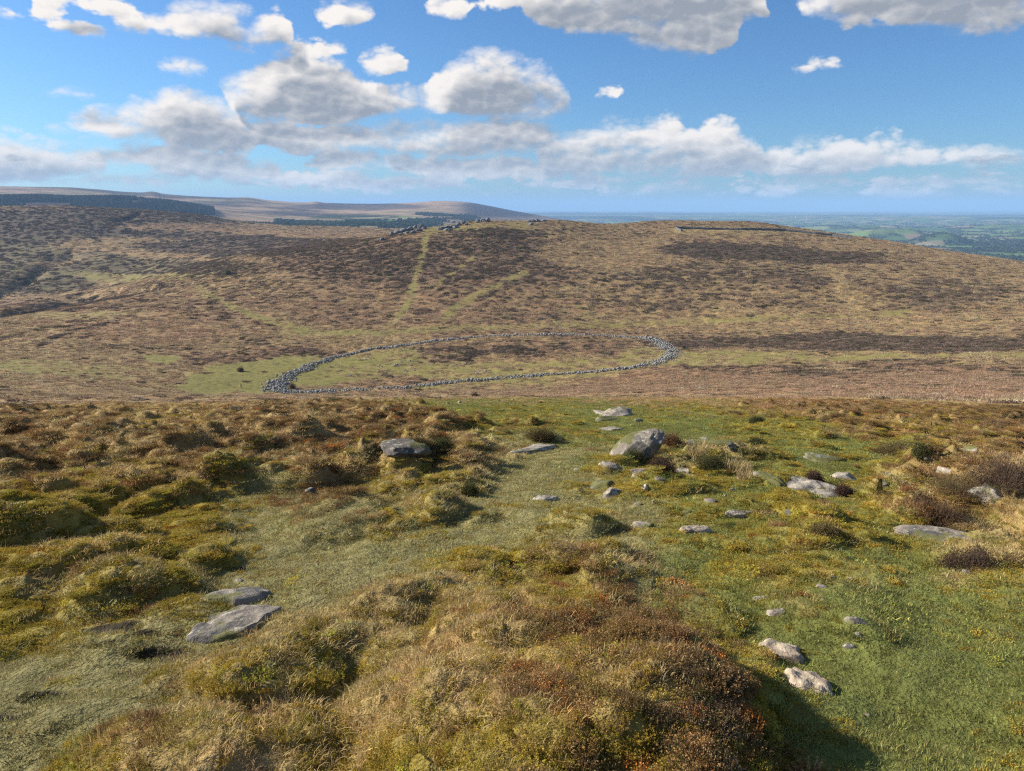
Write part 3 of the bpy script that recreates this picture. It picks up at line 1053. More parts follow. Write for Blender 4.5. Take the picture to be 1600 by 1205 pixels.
# boulders: x, y of the foot, width, height in photo pixels, depth as share of width, material, seed, label (None = a look-alike small stone)
BOULDERS = [
    (961, 651, 58, 17, 0.8, G_PALE, 1, 'large pale lichened boulder standing alone on the green brow'),
    (950, 658, 34, 8, 0.8, G_MOSS, 2, 'low mossy rock in front of the large lone boulder'),
    (992, 658, 28, 9, 0.8, G_MOSS, 3, 'small mossy rock beside the large lone boulder'),
    (628, 715, 80, 14, 0.7, G_DARK, 4, 'rounded dark grey boulder among brown heather hummocks'),
    (676, 677, 18, 10, 0.8, G_DARK, 5, 'small dark stone behind the rounded heather boulder'),
    (1104, 688, 24, 11, 0.8, G_MOSS, 6, 'rounded mossy rock behind the tall straw grass'),
    (1380, 760, 30, 18, 0.7, G_DARK, 7, 'pointed dark rock beyond the bright white boulder'),
    (1316, 747, 42, 17, 0.8, G_PALE, 8, 'bright white boulder beside a little heather bush'),
    (1547, 786, 46, 18, 0.8, G_PALE, 9, 'pale blocky boulder under the tall dark heather'),
    (1526, 708, 30, 9, 0.8, G_PALE, 10, 'pale stone on the moss beyond the dark heather'),
    (1286, 722, 52, 13, 0.8, G_MOSS, 11, 'broad low grey rock near a dark grass hummock'),
    (1232, 804, 28, 11, 0.8, G_GREY, 12, 'grey rock poking out of turf below the big slab'),
    (955, 732, 40, 13, 0.8, G_GREY, 13, 'rounded grey rock below the slanting slab'),
    (1004, 738, 32, 10, 0.8, G_PALE, 14, 'pale flat-topped rock beside dark heather'),
    (942, 766, 56, 20, 0.8, G_MOSS, 15, 'broad smooth grey rock by the worn path'),
    (958, 777, 38, 15, 0.8, G_GREY, 16, 'smaller smooth rock against the broad smooth one'),
    (1000, 790, 22, 10, 0.8, G_GREY, 17, 'angular grey stone on yellow moss'),
    (1021, 787, 10, 9, 0.8, G_GREY, 18, 'little upright stone on yellow moss'),
    (1076, 803, 28, 12, 0.8, G_DARK, 19, 'dark stone in a small shaded hollow'),
    (1112, 785, 20, 10, 0.8, G_GREY, 20, "grey stone between two hummocks of yellow moss"), (1140, 768, 16, 11, 0.8, G_PALE, 21, "pale stone sitting on a moss hummock above the lawn"), (1133, 776, 11, 7, 0.8, G_PALE, 22, "pale pebble-sized stone just below the stone on the hummock"), (1118, 767, 10, 6, 0.8, G_GREY, 23, "grey pebble-sized stone next to the moss hummock stones"),
    (1010, 764, 13, 9, 0.8, G_PALE, 24, "pale stone on turf below the flat-topped rock"), (1032, 752, 15, 7, 0.8, G_GREY, 25, "grey stone in turf between heather bush and angular stone"), (1163, 780, 11, 6, 0.8, G_GREY, 26, "grey stone low in the lawn below the mossy slab"), (1448, 722, 10, 6, 0.8, G_PALE, 27, "tiny pale stone by the thin slab near the heather"),
    (1215, 962, 28, 12, 0.8, G_PALE, 28, 'pale stone with a dark nick on the lawn'), (1191, 938, 22, 6, 0.8, G_PALE, 29, "flat pale stone in the lawn above the nicked stone"), (1281, 919, 24, 9, 0.8, G_GREY, 30, "grey stone alone in mottled grass above the turf lip"),
    (1336, 978, 28, 11, 0.8, G_GREY, 31, 'grey stone under a small turf lip'), (1343, 996, 13, 7, 0.8, G_GREY, 32, "little stone just below the turf-lip stone"), (1326, 1014, 22, 8, 0.8, G_GREY, 33, "grey stone sunk below the two turf-lip stones"), (1352, 1118, 12, 7, 0.8, G_GREY, 34, "stone alone far down the smooth lawn"),
    (1303, 905, 12, 5, 0.8, G_PALE, 35, "pale chip in straw patch above the nicked pale stone"), (1330, 906, 12, 5, 0.8, G_PALE, 36, "pale chip in straw patch beside its twin chip"), (1512, 896, 14, 7, 0.8, G_PALE, 37, "pale stone under the straggling heather bush"), (376, 909, 18, 8, 0.8, G_GREY, 38, "grey stone above the shorter path slab"),
    (1265, 838, 9, 6, 0.8, G_PALE, 39, "tiny pale stone at the edge of yellow moss"), (1092, 609, 26, 7, 0.8, G_GREY, 40, 'grey boulder alone in the dead bracken below the brow'), (718, 630, 6, 7, 0.7, G_PALE, 41, "thin upright pale stone on the brow"),
    (900, 737, 20, 5, 0.9, G_PALE, 42, "pale worn stone on the path near the smooth rock"), (1088, 690, 10, 5, 0.8, G_GREY, 43, "grey stone behind the leaning slab's straw grass"), (875, 690, 10, 5, 0.8, G_GREY, 44, "grey stone right of the path slab heather"), (485, 768, 14, 6, 0.8, G_GREY, 45, "grey stone at the long heather ridge's end"), (1540, 617, 6, 5, 0.8, G_PALE, 46, "tiny white stone far out in the bracken"),
    (780, 618, 8, 4, 0.8, G_GREY, 47, "grey stone on the green strip before the gateway"), (800, 626, 8, 5, 0.8, G_PALE, 48, "pale stone on the brow line of stones"), (780, 626, 6, 4, 0.8, G_GREY, 49, "small grey stone touching the pale brow stone"), (845, 629, 9, 4, 0.8, G_GREY, 50, "grey stone at the end of the brow line"), (700, 630, 6, 5, 0.8, G_GREY, 51, "grey stone beside the thin upright brow stone"),
]
# slabs lying in the turf: both ends of the long axis, width across in pixels, rise in metres, material, seed, label
SLABS = [
    (312, 992, 434, 950, 34, 0.05, G_GREY, 60, 'long grey slab lying flush beside the trodden path'),
    (336, 945, 402, 924, 20, 0.04, G_GREY, 61, 'shorter grey slab lying just above the long path slab'),
    (1190, 1012, 1262, 1034, 20, 0.06, G_SAND, 62, 'pale sandy slab in the shadow edge of the big mound'),
    (1238, 1050, 1282, 1088, 36, 0.07, G_SAND, 63, 'sunlit sandy rock lapped by the big mound\'s shadow'),
    (1222, 748, 1308, 780, 22, 0.16, G_PALE, 64, 'large pale slab sloping out of yellow moss'),
    (1384, 830, 1562, 842, 12, 0.05, G_GREY, 65, 'very long narrow slab below the rusty heather bush'),
    (808, 709, 858, 698, 15, 0.08, G_PALE, 66, 'pale flat slab beside the worn path'),
    (1100, 694, 1142, 690, 8, 0.07, G_MOSS, 67, 'flat mossy slab behind the tall straw grass'),
    (935, 672, 972, 671, 5, 0.06, G_PALE, 68, 'thin pale slab in the green below the lone boulder'),
    (1135, 810, 1185, 803, 9, 0.05, G_PALE, 69, 'pale slab flush with the turf on a low hummock'),
    (1070, 832, 1102, 828, 9, 0.04, G_SAND, 70, 'bright bare slab at the edge of the lawn'),
    (990, 822, 1020, 819, 7, 0.03, G_GREY, 71, 'thin grey slab by the worn path'),
    (832, 783, 868, 778, 8, 0.03, G_PALE, 72, 'pale slab worn flat in the middle of the path'),
    (1405, 759, 1456, 757, 6, 0.05, G_PALE, 73, 'low pale slab on the lawn beyond the rusty heather'),
    (1465, 738, 1496, 737, 5, 0.04, G_PALE, 74, 'thin pale slab in front of the tall dark heather'),
    (1388, 738, 1418, 742, 6, 0.05, G_GREY, 75, 'low grey slab behind the pointed dark rock'),
    (1050, 735, 1078, 742, 6, 0.05, G_PALE, 76, 'narrow pale slab under the green bush'),
    (1180, 742, 1226, 752, 10, 0.08, G_MOSS, 77, 'mossy slab running into the large pale slab'),
    (930, 640, 944, 648, 8, 0.05, G_PALE, 78, 'pale scrap of rock left of the lone boulder'),
]
ROCK_CLEAR = []


def place_stone(o, x, y, z, yaw, tilt_n=None):
    o.location = (x, y, z)
    if tilt_n is None:
        o.rotation_euler = (0, 0, yaw)
    else:
        q = Vector((0, 0, 1)).rotation_difference(Vector(tilt_n))
        from mathutils import Quaternion
        o.rotation_euler = (q @ Quaternion((0, 0, 1), yaw)).to_euler()


def slope_normal(x, y, e=0.25):
    zx = gz1(x + e, y) - gz1(x - e, y)
    zy = gz1(x, y + e) - gz1(x, y - e)
    n = np.array([-zx / (2 * e), -zy / (2 * e), 1.0])
    return n / np.linalg.norm(n)


for (px, py, w, h, dp, mat, sd_, lab) in BOULDERS:
    x, y, z = hit(px, py, ground_z)
    s = math.sqrt(x * x + y * y + (z - EYE) ** 2) / F
    a, c = w * s * 0.60, h * s * 0.72
    b = a * dp
    v, f = stone_shape(3 if w > 24 else 2, sd_ * 7, 13, 0.55, 0.13)
    k = np.abs(v).max(0)
    v = v / k * np.array([a, b, c * 1.38])
    x2, y2 = x * (1 + b * 0.6 / math.hypot(x, y)), y * (1 + b * 0.6 / math.hypot(x, y))
    me = mesh_np('rock', v, f)
    yaw = (sd_ * 0.77) % 0.9 - 0.45
    o = add('rock', me, mat, label=lab or SMALL, cat='rock', group=None if lab else 'small stones in the grass')
    place_stone(o, x2, y2, gz1(x2, y2) - c * (0.40 if w > 30 else 0.68), yaw - math.atan2(x, y))
    ROCK_CLEAR.append((x2, y2, a, yaw - math.atan2(x, y), b))

for (x0, y0, x1, y1, wd, rise, mat, sd_, lab) in SLABS:
    p0, p1 = np.array(hit(x0, y0, ground_z)), np.array(hit(x1, y1, ground_z))
    pm = np.array(hit((x0 + x1) / 2, (y0 + y1) / 2, ground_z))
    dv = p1 - p0
    ln = math.hypot(dv[0], dv[1])
    yaw = math.atan2(dv[1], dv[0])
    q0 = np.array(hit((x0 + x1) / 2, (y0 + y1) / 2 + wd / 2, ground_z))
    q1 = np.array(hit((x0 + x1) / 2, (y0 + y1) / 2 - wd / 2, ground_z))
    across = abs((q1 - q0)[0] * -math.sin(yaw) + (q1 - q0)[1] * math.cos(yaw))
    across = min(max(across, 0.16 * ln), 0.95 * ln)
    a, b = ln * 0.60, across * 0.70
    v, f = stone_shape(4 if ln > 0.6 and math.hypot(pm[0], pm[1]) < 12 else 3, sd_ * 7, 12, 0.60, 0.07)
    k = np.abs(v).max(0)
    v = v / k
    v[:, 2] = np.tanh(3.2 * v[:, 2])
    v[:, 2] += 0.45 * (fbm(v[:, 0] * 3 + sd_, v[:, 1] * 3, sd_, 3) - 0.5)
    v = v * np.array([a, b, 0.06 + 0.8 * rise])
    me = mesh_np('flat_rock', v, f)
    o = add('flat_rock', me, mat, label=lab, cat='rock')
    n = slope_normal(pm[0], pm[1], 0.35)
    ux, uy = math.cos(yaw), math.sin(yaw)
    low = min(gz1(pm[0] + k_ * a * 0.7 * ux, pm[1] + k_ * a * 0.7 * uy) - k_ * a * 0.7 * (-(n[0] * ux + n[1] * uy) / n[2]) for k_ in (-1, 0, 1))
    low = 0.5 * low + 0.5 * gz1(pm[0], pm[1])
    place_stone(o, pm[0], pm[1], low + 0.8 * min(rise, 0.02 + 0.004 * math.hypot(pm[0], pm[1])) - (0.06 + 0.8 * rise) * 0.95, 0, n)
    from mathutils import Quaternion
    qn = Vector((0, 0, 1)).rotation_difference(Vector(n))
    o.rotation_euler = (qn @ Quaternion((0, 0, 1), yaw)).to_euler()
    ROCK_CLEAR.append((pm[0], pm[1], a, yaw, b))

# the tilted slab leaning out of the turf
x, y, z = hit(997, 720, ground_z)
s = math.hypot(x, y) / F
v, f = stone_shape(4, 901, 8, 0.68, 0.07)
v = v / np.abs(v).max(0) * np.array([52, 30, 17]) * s
o = add('leaning_rock', mesh_np('leaning_rock', v, f), G_GREY, label='big grey slab leaning up out of the turf with heather behind', cat='rock')
o.location = (x, y + 18 * s, z + 14 * s)
o.rotation_euler = (math.radians(40), math.radians(-33), math.radians(0))
ROCK_CLEAR.append((x, y + 25 * s, 40 * s, 0, 26 * s))
x, y, z = hit(1146, 711, ground_z)
s = math.hypot(x, y) / F
v, f = stone_shape(3, 907, 8, 0.68, 0.07)
v = v / np.abs(v).max(0) * np.array([12, 9, 5]) * s
o = add('leaning_rock', mesh_np('leaning_rock', v, f), G_DARK, label='small dark slab tilted on edge in the lawn', cat='rock')
o.location = (x, y + 5 * s, z + 5 * s)
o.rotation_euler = (math.radians(30), math.radians(32), 0)

# ------------------------------------------------------------------ the ring of the old stone enclosure
RING = [(431, 607), (437, 598), (448, 590), (479, 575), (514, 562), (549, 553), (588, 545), (632, 540), (662, 536), (706, 530), (750, 527), (794, 525), (837, 524), (903, 524), (960, 526),
        (1004, 528), (1030, 535), (1046, 547), (1050, 557), (1032, 566), (1012, 571), (969, 578), (925, 582), (881, 585), (846, 587.5), (820, 589), (772, 593), (702, 598), (662, 603),
        (610, 607), (562, 609), (522, 611), (466, 615), (440, 614), (431, 607)]
STONES = []
for k_ in range(8):
    v, f = stone_shape(0, 300 + k_)
    STONES.append(mesh_np('wall_stone', v * np.array([1, 0.8, 0.62]), f, smooth=False))
G_WALL = granite('wall_granite', (0.31, 0.30, 0.275), (0.52, 0.50, 0.45), (0.10, 0.10, 0.09), scale=0.8)
for me in STONES:
    me.materials.append(G_WALL)


RING_XY = np.array([hit(px, py, ground_z)[:2] for (px, py) in RING])


def ring_wall():
    pts = np.array([hit(px, py, ground_z) for (px, py) in RING])
    root = add('stone_enclosure', None, label='great oval ring of tumbled grey stone walling round a green', cat='stone wall', loc=tuple(pts[0]))
    g = np.random.default_rng(8)
    seg = np.diff(pts, axis=0)
    sl = np.hypot(seg[:, 0], seg[:, 1])
    allp = []
    for i in range(len(seg)):
        mx, my = (RING[i][0] + RING[i + 1][0]) / 2, (RING[i][1] + RING[i + 1][1]) / 2
        # the wall is broadest and highest at its western corner and on the eastern curve
        broad = 1.0 + 0.5 * g.random()
        if mx < 500:
            broad = 2.4 if my > 590 else 1.7
        elif mx > 995:
            broad = 2.3
        dens = 12.5 * broad * (0.5 + 1.0 * g.random())
        if my > 583 and 540 < mx < 900:
            dens *= 0.85
        n = int(sl[i] * dens)
        nrm = np.array([-seg[i, 1], seg[i, 0]]) / sl[i]
        for _ in range(n):
            t = g.random()
            u = g.normal() * 0.95 * broad
            w_ = float(fbm(np.array([mx * 0.05 + t * 3.0]), np.array([my * 0.2]), 3, 2)[0] - 0.5) * 2.4
            p = pts[i, :2] + seg[i, :2] * t + nrm * (u + w_)
            h = max(0.0, 1.0 - (u / (2.3 * broad)) ** 2)
            size = 0.16 + 0.46 * g.random() ** 2.5
            allp.append((p[0], p[1], g.random() * 0.85 * h * (1.15 if broad > 1.5 else 0.8), size))
    allp = np.array(allp)
    z = ground_z(allp[:, 0], allp[:, 1])
    order = np.argsort(-allp[:, 3] - 0.25 * allp[:, 2])
    big = set(order[:290].tolist())
    V, T, n0 = [], [], 0
    inv = np.array(pts[0])
    for i, (x, y, h, s) in enumerate(allp):
        yaw = g.random() * 6.28
        if i in big:
            s *= 0.8 + 1.1 * g.random() ** 3
            o = bpy.data.objects.new('stone', STONES[i % 8])
            COL.objects.link(o)
            o.parent = root
            o.location = (x - inv[0], y - inv[1], z[i] + h * 0.8 + s * 0.2 - inv[2])
            o.rotation_euler = (g.normal() * 0.3, g.normal() * 0.3, yaw)
            o.scale = (s, s, s)
        else:
            v, f = ICO[0]
            c, sn = math.cos(yaw), math.sin(yaw)
            vv = v * (0.75 + 0.5 * g.random((12, 1))) * np.array([1, 0.8, 0.62]) * s
            vv = np.stack([vv[:, 0] * c - vv[:, 1] * sn, vv[:, 0] * sn + vv[:, 1] * c, vv[:, 2]], -1)
            V.append(vv + np.array([x, y, z[i] + h * 0.8 + s * 0.15]) - inv)
            T.append(f + n0)
            n0 += 12
    me = mesh_np('rubble', np.concatenate(V), np.concatenate(T), smooth=False)
    add('rubble', me, G_WALL, parent=root, kind='stuff')
    return len(allp)


N_RING = ring_wall()

# ruined hut circles and clumps of stones inside and near the ring
HUTS = [(722, 571, 11, 4.0, 'low ruined stone hut circle in the middle of the enclosure'), (606, 571, 12, 4.5, 'scattered ruined hut stones on the enclosure\'s green'),
        (632, 565, 8, 3.0, 'brown overgrown stone heap near the scattered hut stones'), (640, 580, 7, 2.5, 'few stones in a low heap inside the enclosure'),
        (750, 582, 12, 3.0, 'thin scatter of stones between hut circle and near wall'), (838, 586, 8, 3.0, 'pale tall stones of the ruined gateway in the wall'),
        (846, 586, 4, 1.5, 'pair of bright upright stones at the enclosure\'s gateway'), (545, 588, 6, 2.5, 'grey stones half lost in the enclosure\'s western grass')]


def hut(px, py, n, rad, lab):
    x, y, z = hit(px, py, ground_z)
    root = add('hut_ruin', None, label=lab, cat='ruin', group='ruined huts of the enclosure', loc=(x, y, z))
    g = np.random.default_rng(int(px))
    for i in range(n):
        a = g.random() * 6.28
        r = rad * (0.75 + 0.25 * g.random()) if n > 6 else rad * g.random()
        sx, sy = x + r * math.cos(a), y + r * math.sin(a) * 0.8
        s = 0.35 + 0.35 * g.random()
        if 'upright' in lab or 'tall' in lab:
            s *= 1.2
        o = bpy.data.objects.new('stone', STONES[i % 8])
        COL.objects.link(o)
        o.parent = root
        o.location = (sx - x, sy - y, gz1(sx, sy) + s * 0.25 - z)
        o.rotation_euler = (g.normal() * 0.3, g.normal() * 0.3, a)
        o.scale = (s, s, s * (1.5 if 'upright' in lab else 1.0))


for h_ in HUTS:
    hut(*h_)

# ------------------------------------------------------------------ the tor and the hill wall
G_TOR = granite('tor_granite', (0.20, 0.20, 0.205), (0.33, 0.34, 0.33), (0.07, 0.07, 0.075), scale=0.25)
TOR_MESH = []
for k_ in range(6):
    v, f = stone_shape(2, 500 + k_, 8, 0.62, 0.08)
    me = mesh_np('tor_boulder', v, f, smooth=False)
    me.materials.append(G_TOR)
    TOR_MESH.append(me)


def crest(px, py):
    """a point on the hilltop under this pixel: walk down until the ray meets the hill"""
    for d in range(0, 14):
        p = hit(px, py + d, ground_z)
        if math.hypot(p[0], p[1]) < 1000:
            return p
    return p


def outcrop(lab, blocks, sd_):
    g = np.random.default_rng(sd_)
    bx, by, bz = crest(blocks[0][0], blocks[0][1] + 2)
    root = add('tor_outcrop', None, label=lab, cat='rock outcrop', group='granite outcrops on the hilltop', loc=(bx, by, bz))
    for i, (px, py, w, h) in enumerate(blocks):
        x, y, z = crest(px, py + h * 0.5)
        s = math.hypot(x, y) / F
        o = bpy.data.objects.new('boulder', TOR_MESH[(i + sd_) % 6])
        COL.objects.link(o)
        o.parent = root
        top = py - h * 0.5
        _, te = pix_dir(px, top)
        ztop = EYE + math.hypot(x, y) * te
        hh = max(ztop - z, h * s * 0.8)
        o.scale = (w * s * 0.53, w * s * 0.43, hh * 0.64)
        o.location = (x - bx, y - by, z + hh * 0.26 - bz)
        o.rotation_euler = (g.normal() * 0.1, -0.18 + g.normal() * 0.12, g.random() * 0.8)


outcrop('long dark granite outcrop slanting up the hill\'s left shoulder', [(613, 364, 9, 6), (621, 362, 11, 6), (631, 359, 12, 7), (641, 356.5, 10, 7), (649, 354, 9, 7), (657, 352.5, 10, 8), (663, 355, 8, 6), (655, 359, 11, 5), (645, 362, 9, 5), (636, 363, 7, 4), (627, 365, 7, 3.5)], 1)
outcrop('dark granite outcrop with a square block on the hilltop', [(690, 356, 13, 6), (700, 354, 11, 6), (708, 352.5, 11, 5), (716, 350, 9, 6), (724, 346.5, 8, 8), (712, 354, 11, 5), (698, 358, 11, 4), (729, 350, 6, 5), (704, 359, 8, 3)], 2)
outcrop('low rock pile on the skyline right of the square block', [(746, 345, 9, 5), (754, 343, 9, 5), (762, 341.5, 8, 5), (757, 345, 8, 4)], 3)
outcrop('single grey boulder on the slope below the long outcrop', [(597, 373, 8, 5), (591, 375, 5, 3)], 4)
outcrop('single low dark rock near the flat cairn', [(829, 349.5, 10, 4)], 5)
outcrop('flat grassy cairn of stones on the hill\'s skyline', [(832, 344, 9, 3), (840, 343, 9, 3.5), (849, 343.5, 9, 3), (826, 345, 8, 3)], 6)


HILL_WALL_PX = [(1064, 362), (1056, 357.5), (1075, 358), (1100, 358.8), (1130, 359.6), (1160, 360), (1200, 360.4), (1225, 361.5), (1250, 363.2), (1275, 366), (1300, 369), (1330, 373)]
HILL_WALL = np.array([crest(*p) for p in HILL_WALL_PX])
HILL_WALL_XY = HILL_WALL[:, :2]


def hill_wall():
    pts = HILL_WALL
    root = add('dry_stone_wall', None, label='long thin dark dry stone wall running over the hilltop', cat='wall', loc=tuple(pts[0]))
    g = np.random.default_rng(77)
    V, T, n0 = [], [], 0
    for i in range(len(pts) - 1):
        d = pts[i + 1] - pts[i]
        n = max(2, int(math.hypot(d[0], d[1]) / 0.55))
        xs = pts[i, 0] + d[0] * (np.arange(n) + 0.5) / n
        ys = pts[i, 1] + d[1] * (np.arange(n) + 0.5) / n
        zs = ground_z(xs, ys)
        for x, y, z in zip(xs, ys, zs):
            hgt = 0.0
            while hgt < 1.9 + 0.3 * g.random():
                s = 0.34 + 0.16 * g.random()
                v = ICO[0][0] * (0.85 + 0.3 * g.random((12, 1))) * np.array([s * 1.1, s, s * 0.8])
                V.append(v + np.array([x + g.normal() * 0.08, y + g.normal() * 0.08, z + hgt + 0.15]) - pts[0])
                T.append(ICO[0][1] + n0)
                n0 += 12
                hgt += s * 0.95
    me = mesh_np('wall_stones', np.concatenate(V), np.concatenate(T), smooth=False)
    add('wall_stones', me, G_TOR, parent=root, kind='stuff')


hill_wall()

# ------------------------------------------------------------------ ground vegetation
RNG = np.random.default_rng(5)


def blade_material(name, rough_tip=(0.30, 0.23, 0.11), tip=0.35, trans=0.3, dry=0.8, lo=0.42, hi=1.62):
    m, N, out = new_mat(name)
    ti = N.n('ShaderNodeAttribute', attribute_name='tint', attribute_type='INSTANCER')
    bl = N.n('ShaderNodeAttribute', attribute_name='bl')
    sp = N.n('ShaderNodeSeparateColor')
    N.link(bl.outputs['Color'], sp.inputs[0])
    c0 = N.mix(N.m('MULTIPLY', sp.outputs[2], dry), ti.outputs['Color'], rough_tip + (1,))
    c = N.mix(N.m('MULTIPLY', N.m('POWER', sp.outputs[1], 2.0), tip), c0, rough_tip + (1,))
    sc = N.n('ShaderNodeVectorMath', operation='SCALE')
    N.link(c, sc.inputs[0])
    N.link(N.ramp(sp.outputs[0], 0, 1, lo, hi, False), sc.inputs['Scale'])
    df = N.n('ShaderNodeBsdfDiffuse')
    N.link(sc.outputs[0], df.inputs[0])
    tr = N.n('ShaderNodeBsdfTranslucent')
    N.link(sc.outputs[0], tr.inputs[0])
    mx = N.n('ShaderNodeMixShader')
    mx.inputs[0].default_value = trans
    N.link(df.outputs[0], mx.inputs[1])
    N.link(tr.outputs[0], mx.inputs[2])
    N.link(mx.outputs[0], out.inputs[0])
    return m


def blades(n, rad, l0, l1, w0, lean, curl, seg=3, seed=0, bunch=1.0):
    """curved, tapering grass blades; returns verts, tris, attr"""
    g = np.random.default_rng(seed)
    V, T, A = [], [], []
    for i in range(n):
        rr = rad * math.sqrt(g.random()) * bunch
        th = g.random() * 6.2832
        b = np.array([rr * math.cos(th), rr * math.sin(th), -0.015])
        ln = l0 + (l1 - l0) * g.random()
        dirh = th + g.normal() * 1.1
        dh = np.array([math.cos(dirh), math.sin(dirh), 0])
        side = np.array([-math.sin(dirh + g.normal() * 0.5), math.cos(dirh + g.normal() * 0.5), 0])
        ang = abs(g.normal()) * lean
        p = b.copy()
        k = len(V)
        rnd = g.random()
        dr = 1.0 if g.random() < 0.22 else 0.0
        for s in range(seg + 1):
            t = s / seg
            w = w0 * (1 - t) ** 0.7 * 0.5
            if s < seg:
                V += [p - side * w, p + side * w]
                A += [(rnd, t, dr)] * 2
            else:
                V.append(p.copy())
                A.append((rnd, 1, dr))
            a = ang + curl * t * (0.5 + rnd)
            p = p + (dh * math.sin(a) + np.array([0, 0, math.cos(a)])) * ln / seg
        for s in range(seg - 1):
            q = k + 2 * s
            T += [(q, q + 1, q + 3), (q, q + 3, q + 2)]
        q = k + 2 * (seg - 1)
        T.append((q, q + 1, q + 2))
    return V, T, A


def sprigs(n, rad, l0, l1, nl, leaf, lean, seed=0):
    """little woody stems set with leaves"""
    g = np.random.default_rng(seed)
    V, T, A = [], [], []
    for i in range(n):
        rr = rad * math.sqrt(g.random())
        th = g.random() * 6.2832
        ln = (l0 + (l1 - l0) * g.random()) * (1.05 - 0.45 * (rr / rad) ** 2)
        a = (rr / rad) * lean + g.normal() * 0.18
        d = np.array([math.cos(th) * math.sin(a), math.sin(th) * math.sin(a), math.cos(a)])
        b = np.array([rr * math.cos(th) * 0.7, rr * math.sin(th) * 0.7, -0.01])
        rnd = g.random()
        k = len(V)
        sd = np.cross(d, [0, 0, 1]) + 1e-3
        sd = sd / np.linalg.norm(sd) * 0.0016
        e = b + d * ln
        V += [b - sd, b + sd, e]
        A += [(rnd * 0.4, 0, 0)] * 3
        T.append((k, k + 1, k + 2))
        for j in range(nl):
            t = 0.25 + 0.75 * (j + g.random()) / nl
            c = b + d * ln * t + g.normal(size=3) * leaf * 0.45
            u = g.normal(size=3)
            u /= np.linalg.norm(u)
            v = np.cross(u, g.normal(size=3))
            v /= np.linalg.norm(v) + 1e-6
            k = len(V)
            s = leaf * (0.6 + 0.8 * g.random())
            V += [c - u * s * 0.5, c + v * s * 0.32, c + u * s * 0.5, c - v * s * 0.32]
            A += [(0.35 * rnd + 0.65 * g.random(), t, 1.0 if g.random() < 0.12 else 0.0)] * 4
            T += [(k, k + 1, k + 2), (k, k + 2, k + 3)]
    return V, T, A


def proto_collection(name, makers, mat):
    c = bpy.data.collections.new(name)          # kept out of the scene: only the source of the instances
    for i, (V, T, A) in enumerate(makers):
        me = mesh_np('%s_%d' % (name, i), np.array(V), np.array(T), smooth=False)
        set_color(me, 'bl', np.array(A))
        me.materials.append(mat)
        o = bpy.data.objects.new('%s_%02d' % (name, i), me)
        c.objects.link(o)
    return c


def scatter_tree():
    g = bpy.data.node_groups.new('scatter', 'GeometryNodeTree')
    g.interface.new_socket('Geometry', in_out='INPUT', socket_type='NodeSocketGeometry')
    g.interface.new_socket('Source', in_out='INPUT', socket_type='NodeSocketCollection')
    g.interface.new_socket('Geometry', in_out='OUTPUT', socket_type='NodeSocketGeometry')
    gi, go = g.nodes.new('NodeGroupInput'), g.nodes.new('NodeGroupOutput')
    ci = g.nodes.new('GeometryNodeCollectionInfo')
    ci.inputs['Separate Children'].default_value = True
    ci.inputs['Reset Children'].default_value = True
    ip = g.nodes.new('GeometryNodeInstanceOnPoints')
    ip.inputs['Pick Instance'].default_value = True

    def na(name, dt):
        n = g.nodes.new('GeometryNodeInputNamedAttribute')
        n.data_type = dt
        n.inputs['Name'].default_value = name
        return n.outputs['Attribute']
    lk = g.links.new
    lk(gi.outputs['Geometry'], ip.inputs['Points'])
    lk(gi.outputs['Source'], ci.inputs['Collection'])
    lk(ci.outputs[0], ip.inputs['Instance'])
    lk(na('idx', 'INT'), ip.inputs['Instance Index'])
    lk(na('rot', 'FLOAT_VECTOR'), ip.inputs['Rotation'])
    lk(na('scl', 'FLOAT_VECTOR'), ip.inputs['Scale'])
    lk(ip.outputs[0], go.inputs[0])
    return g


SCATTER = scatter_tree()


def scatter(name, pts, rot, scl, idx, tint, source, label, cat):
    me = bpy.data.meshes.new(name)
    me.vertices.add(len(pts))
    me.vertices.foreach_set('co', np.asarray(pts, np.float32).ravel())
    set_attr(me, 'rot', 'FLOAT_VECTOR', np.asarray(rot, np.float32))
    set_attr(me, 'scl', 'FLOAT_VECTOR', np.asarray(scl, np.float32))
    set_attr(me, 'idx', 'INT', np.asarray(idx, np.int32))
    t = np.ones((len(pts), 4), np.float32)
    t[:, :3] = tint
    set_attr(me, 'tint', 'FLOAT_COLOR', t)
    o = add(name, me, kind='stuff', label=label, cat=cat)
    md = o.modifiers.new('scatter', 'NODES')
    md.node_group = SCATTER
    sid = [i.identifier for i in SCATTER.interface.items_tree if i.name == 'Source'][0]
    md[sid] = source
    return o


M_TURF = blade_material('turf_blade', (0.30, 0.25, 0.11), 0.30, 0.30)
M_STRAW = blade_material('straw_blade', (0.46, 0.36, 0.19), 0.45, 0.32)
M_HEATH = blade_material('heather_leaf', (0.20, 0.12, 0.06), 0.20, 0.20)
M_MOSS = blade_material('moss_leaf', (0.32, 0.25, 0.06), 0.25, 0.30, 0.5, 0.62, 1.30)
SRC = {
    'turf': proto_collection('turf_tuft', [blades(125, 0.09, 0.011, 0.033, 0.0036, 0.6, 0.7, 2, s) for s in range(4)], M_TURF),
    'straw': proto_collection('straw_tuft', [blades(85, 0.085, 0.016, 0.062, 0.0030, 0.8, 1.3, 3, 10 + s) for s in range(5)], M_STRAW),
    'heather': proto_collection('heather_tuft', [sprigs(100, 0.10, 0.025, 0.060, 7, 0.0062, 0.75, 20 + s) for s in range(4)], M_HEATH),
    'moss': proto_collection('moss_tuft', [sprigs(130, 0.095, 0.008, 0.026, 6, 0.0056, 0.7, 30 + s) for s in range(4)], M_MOSS),
}


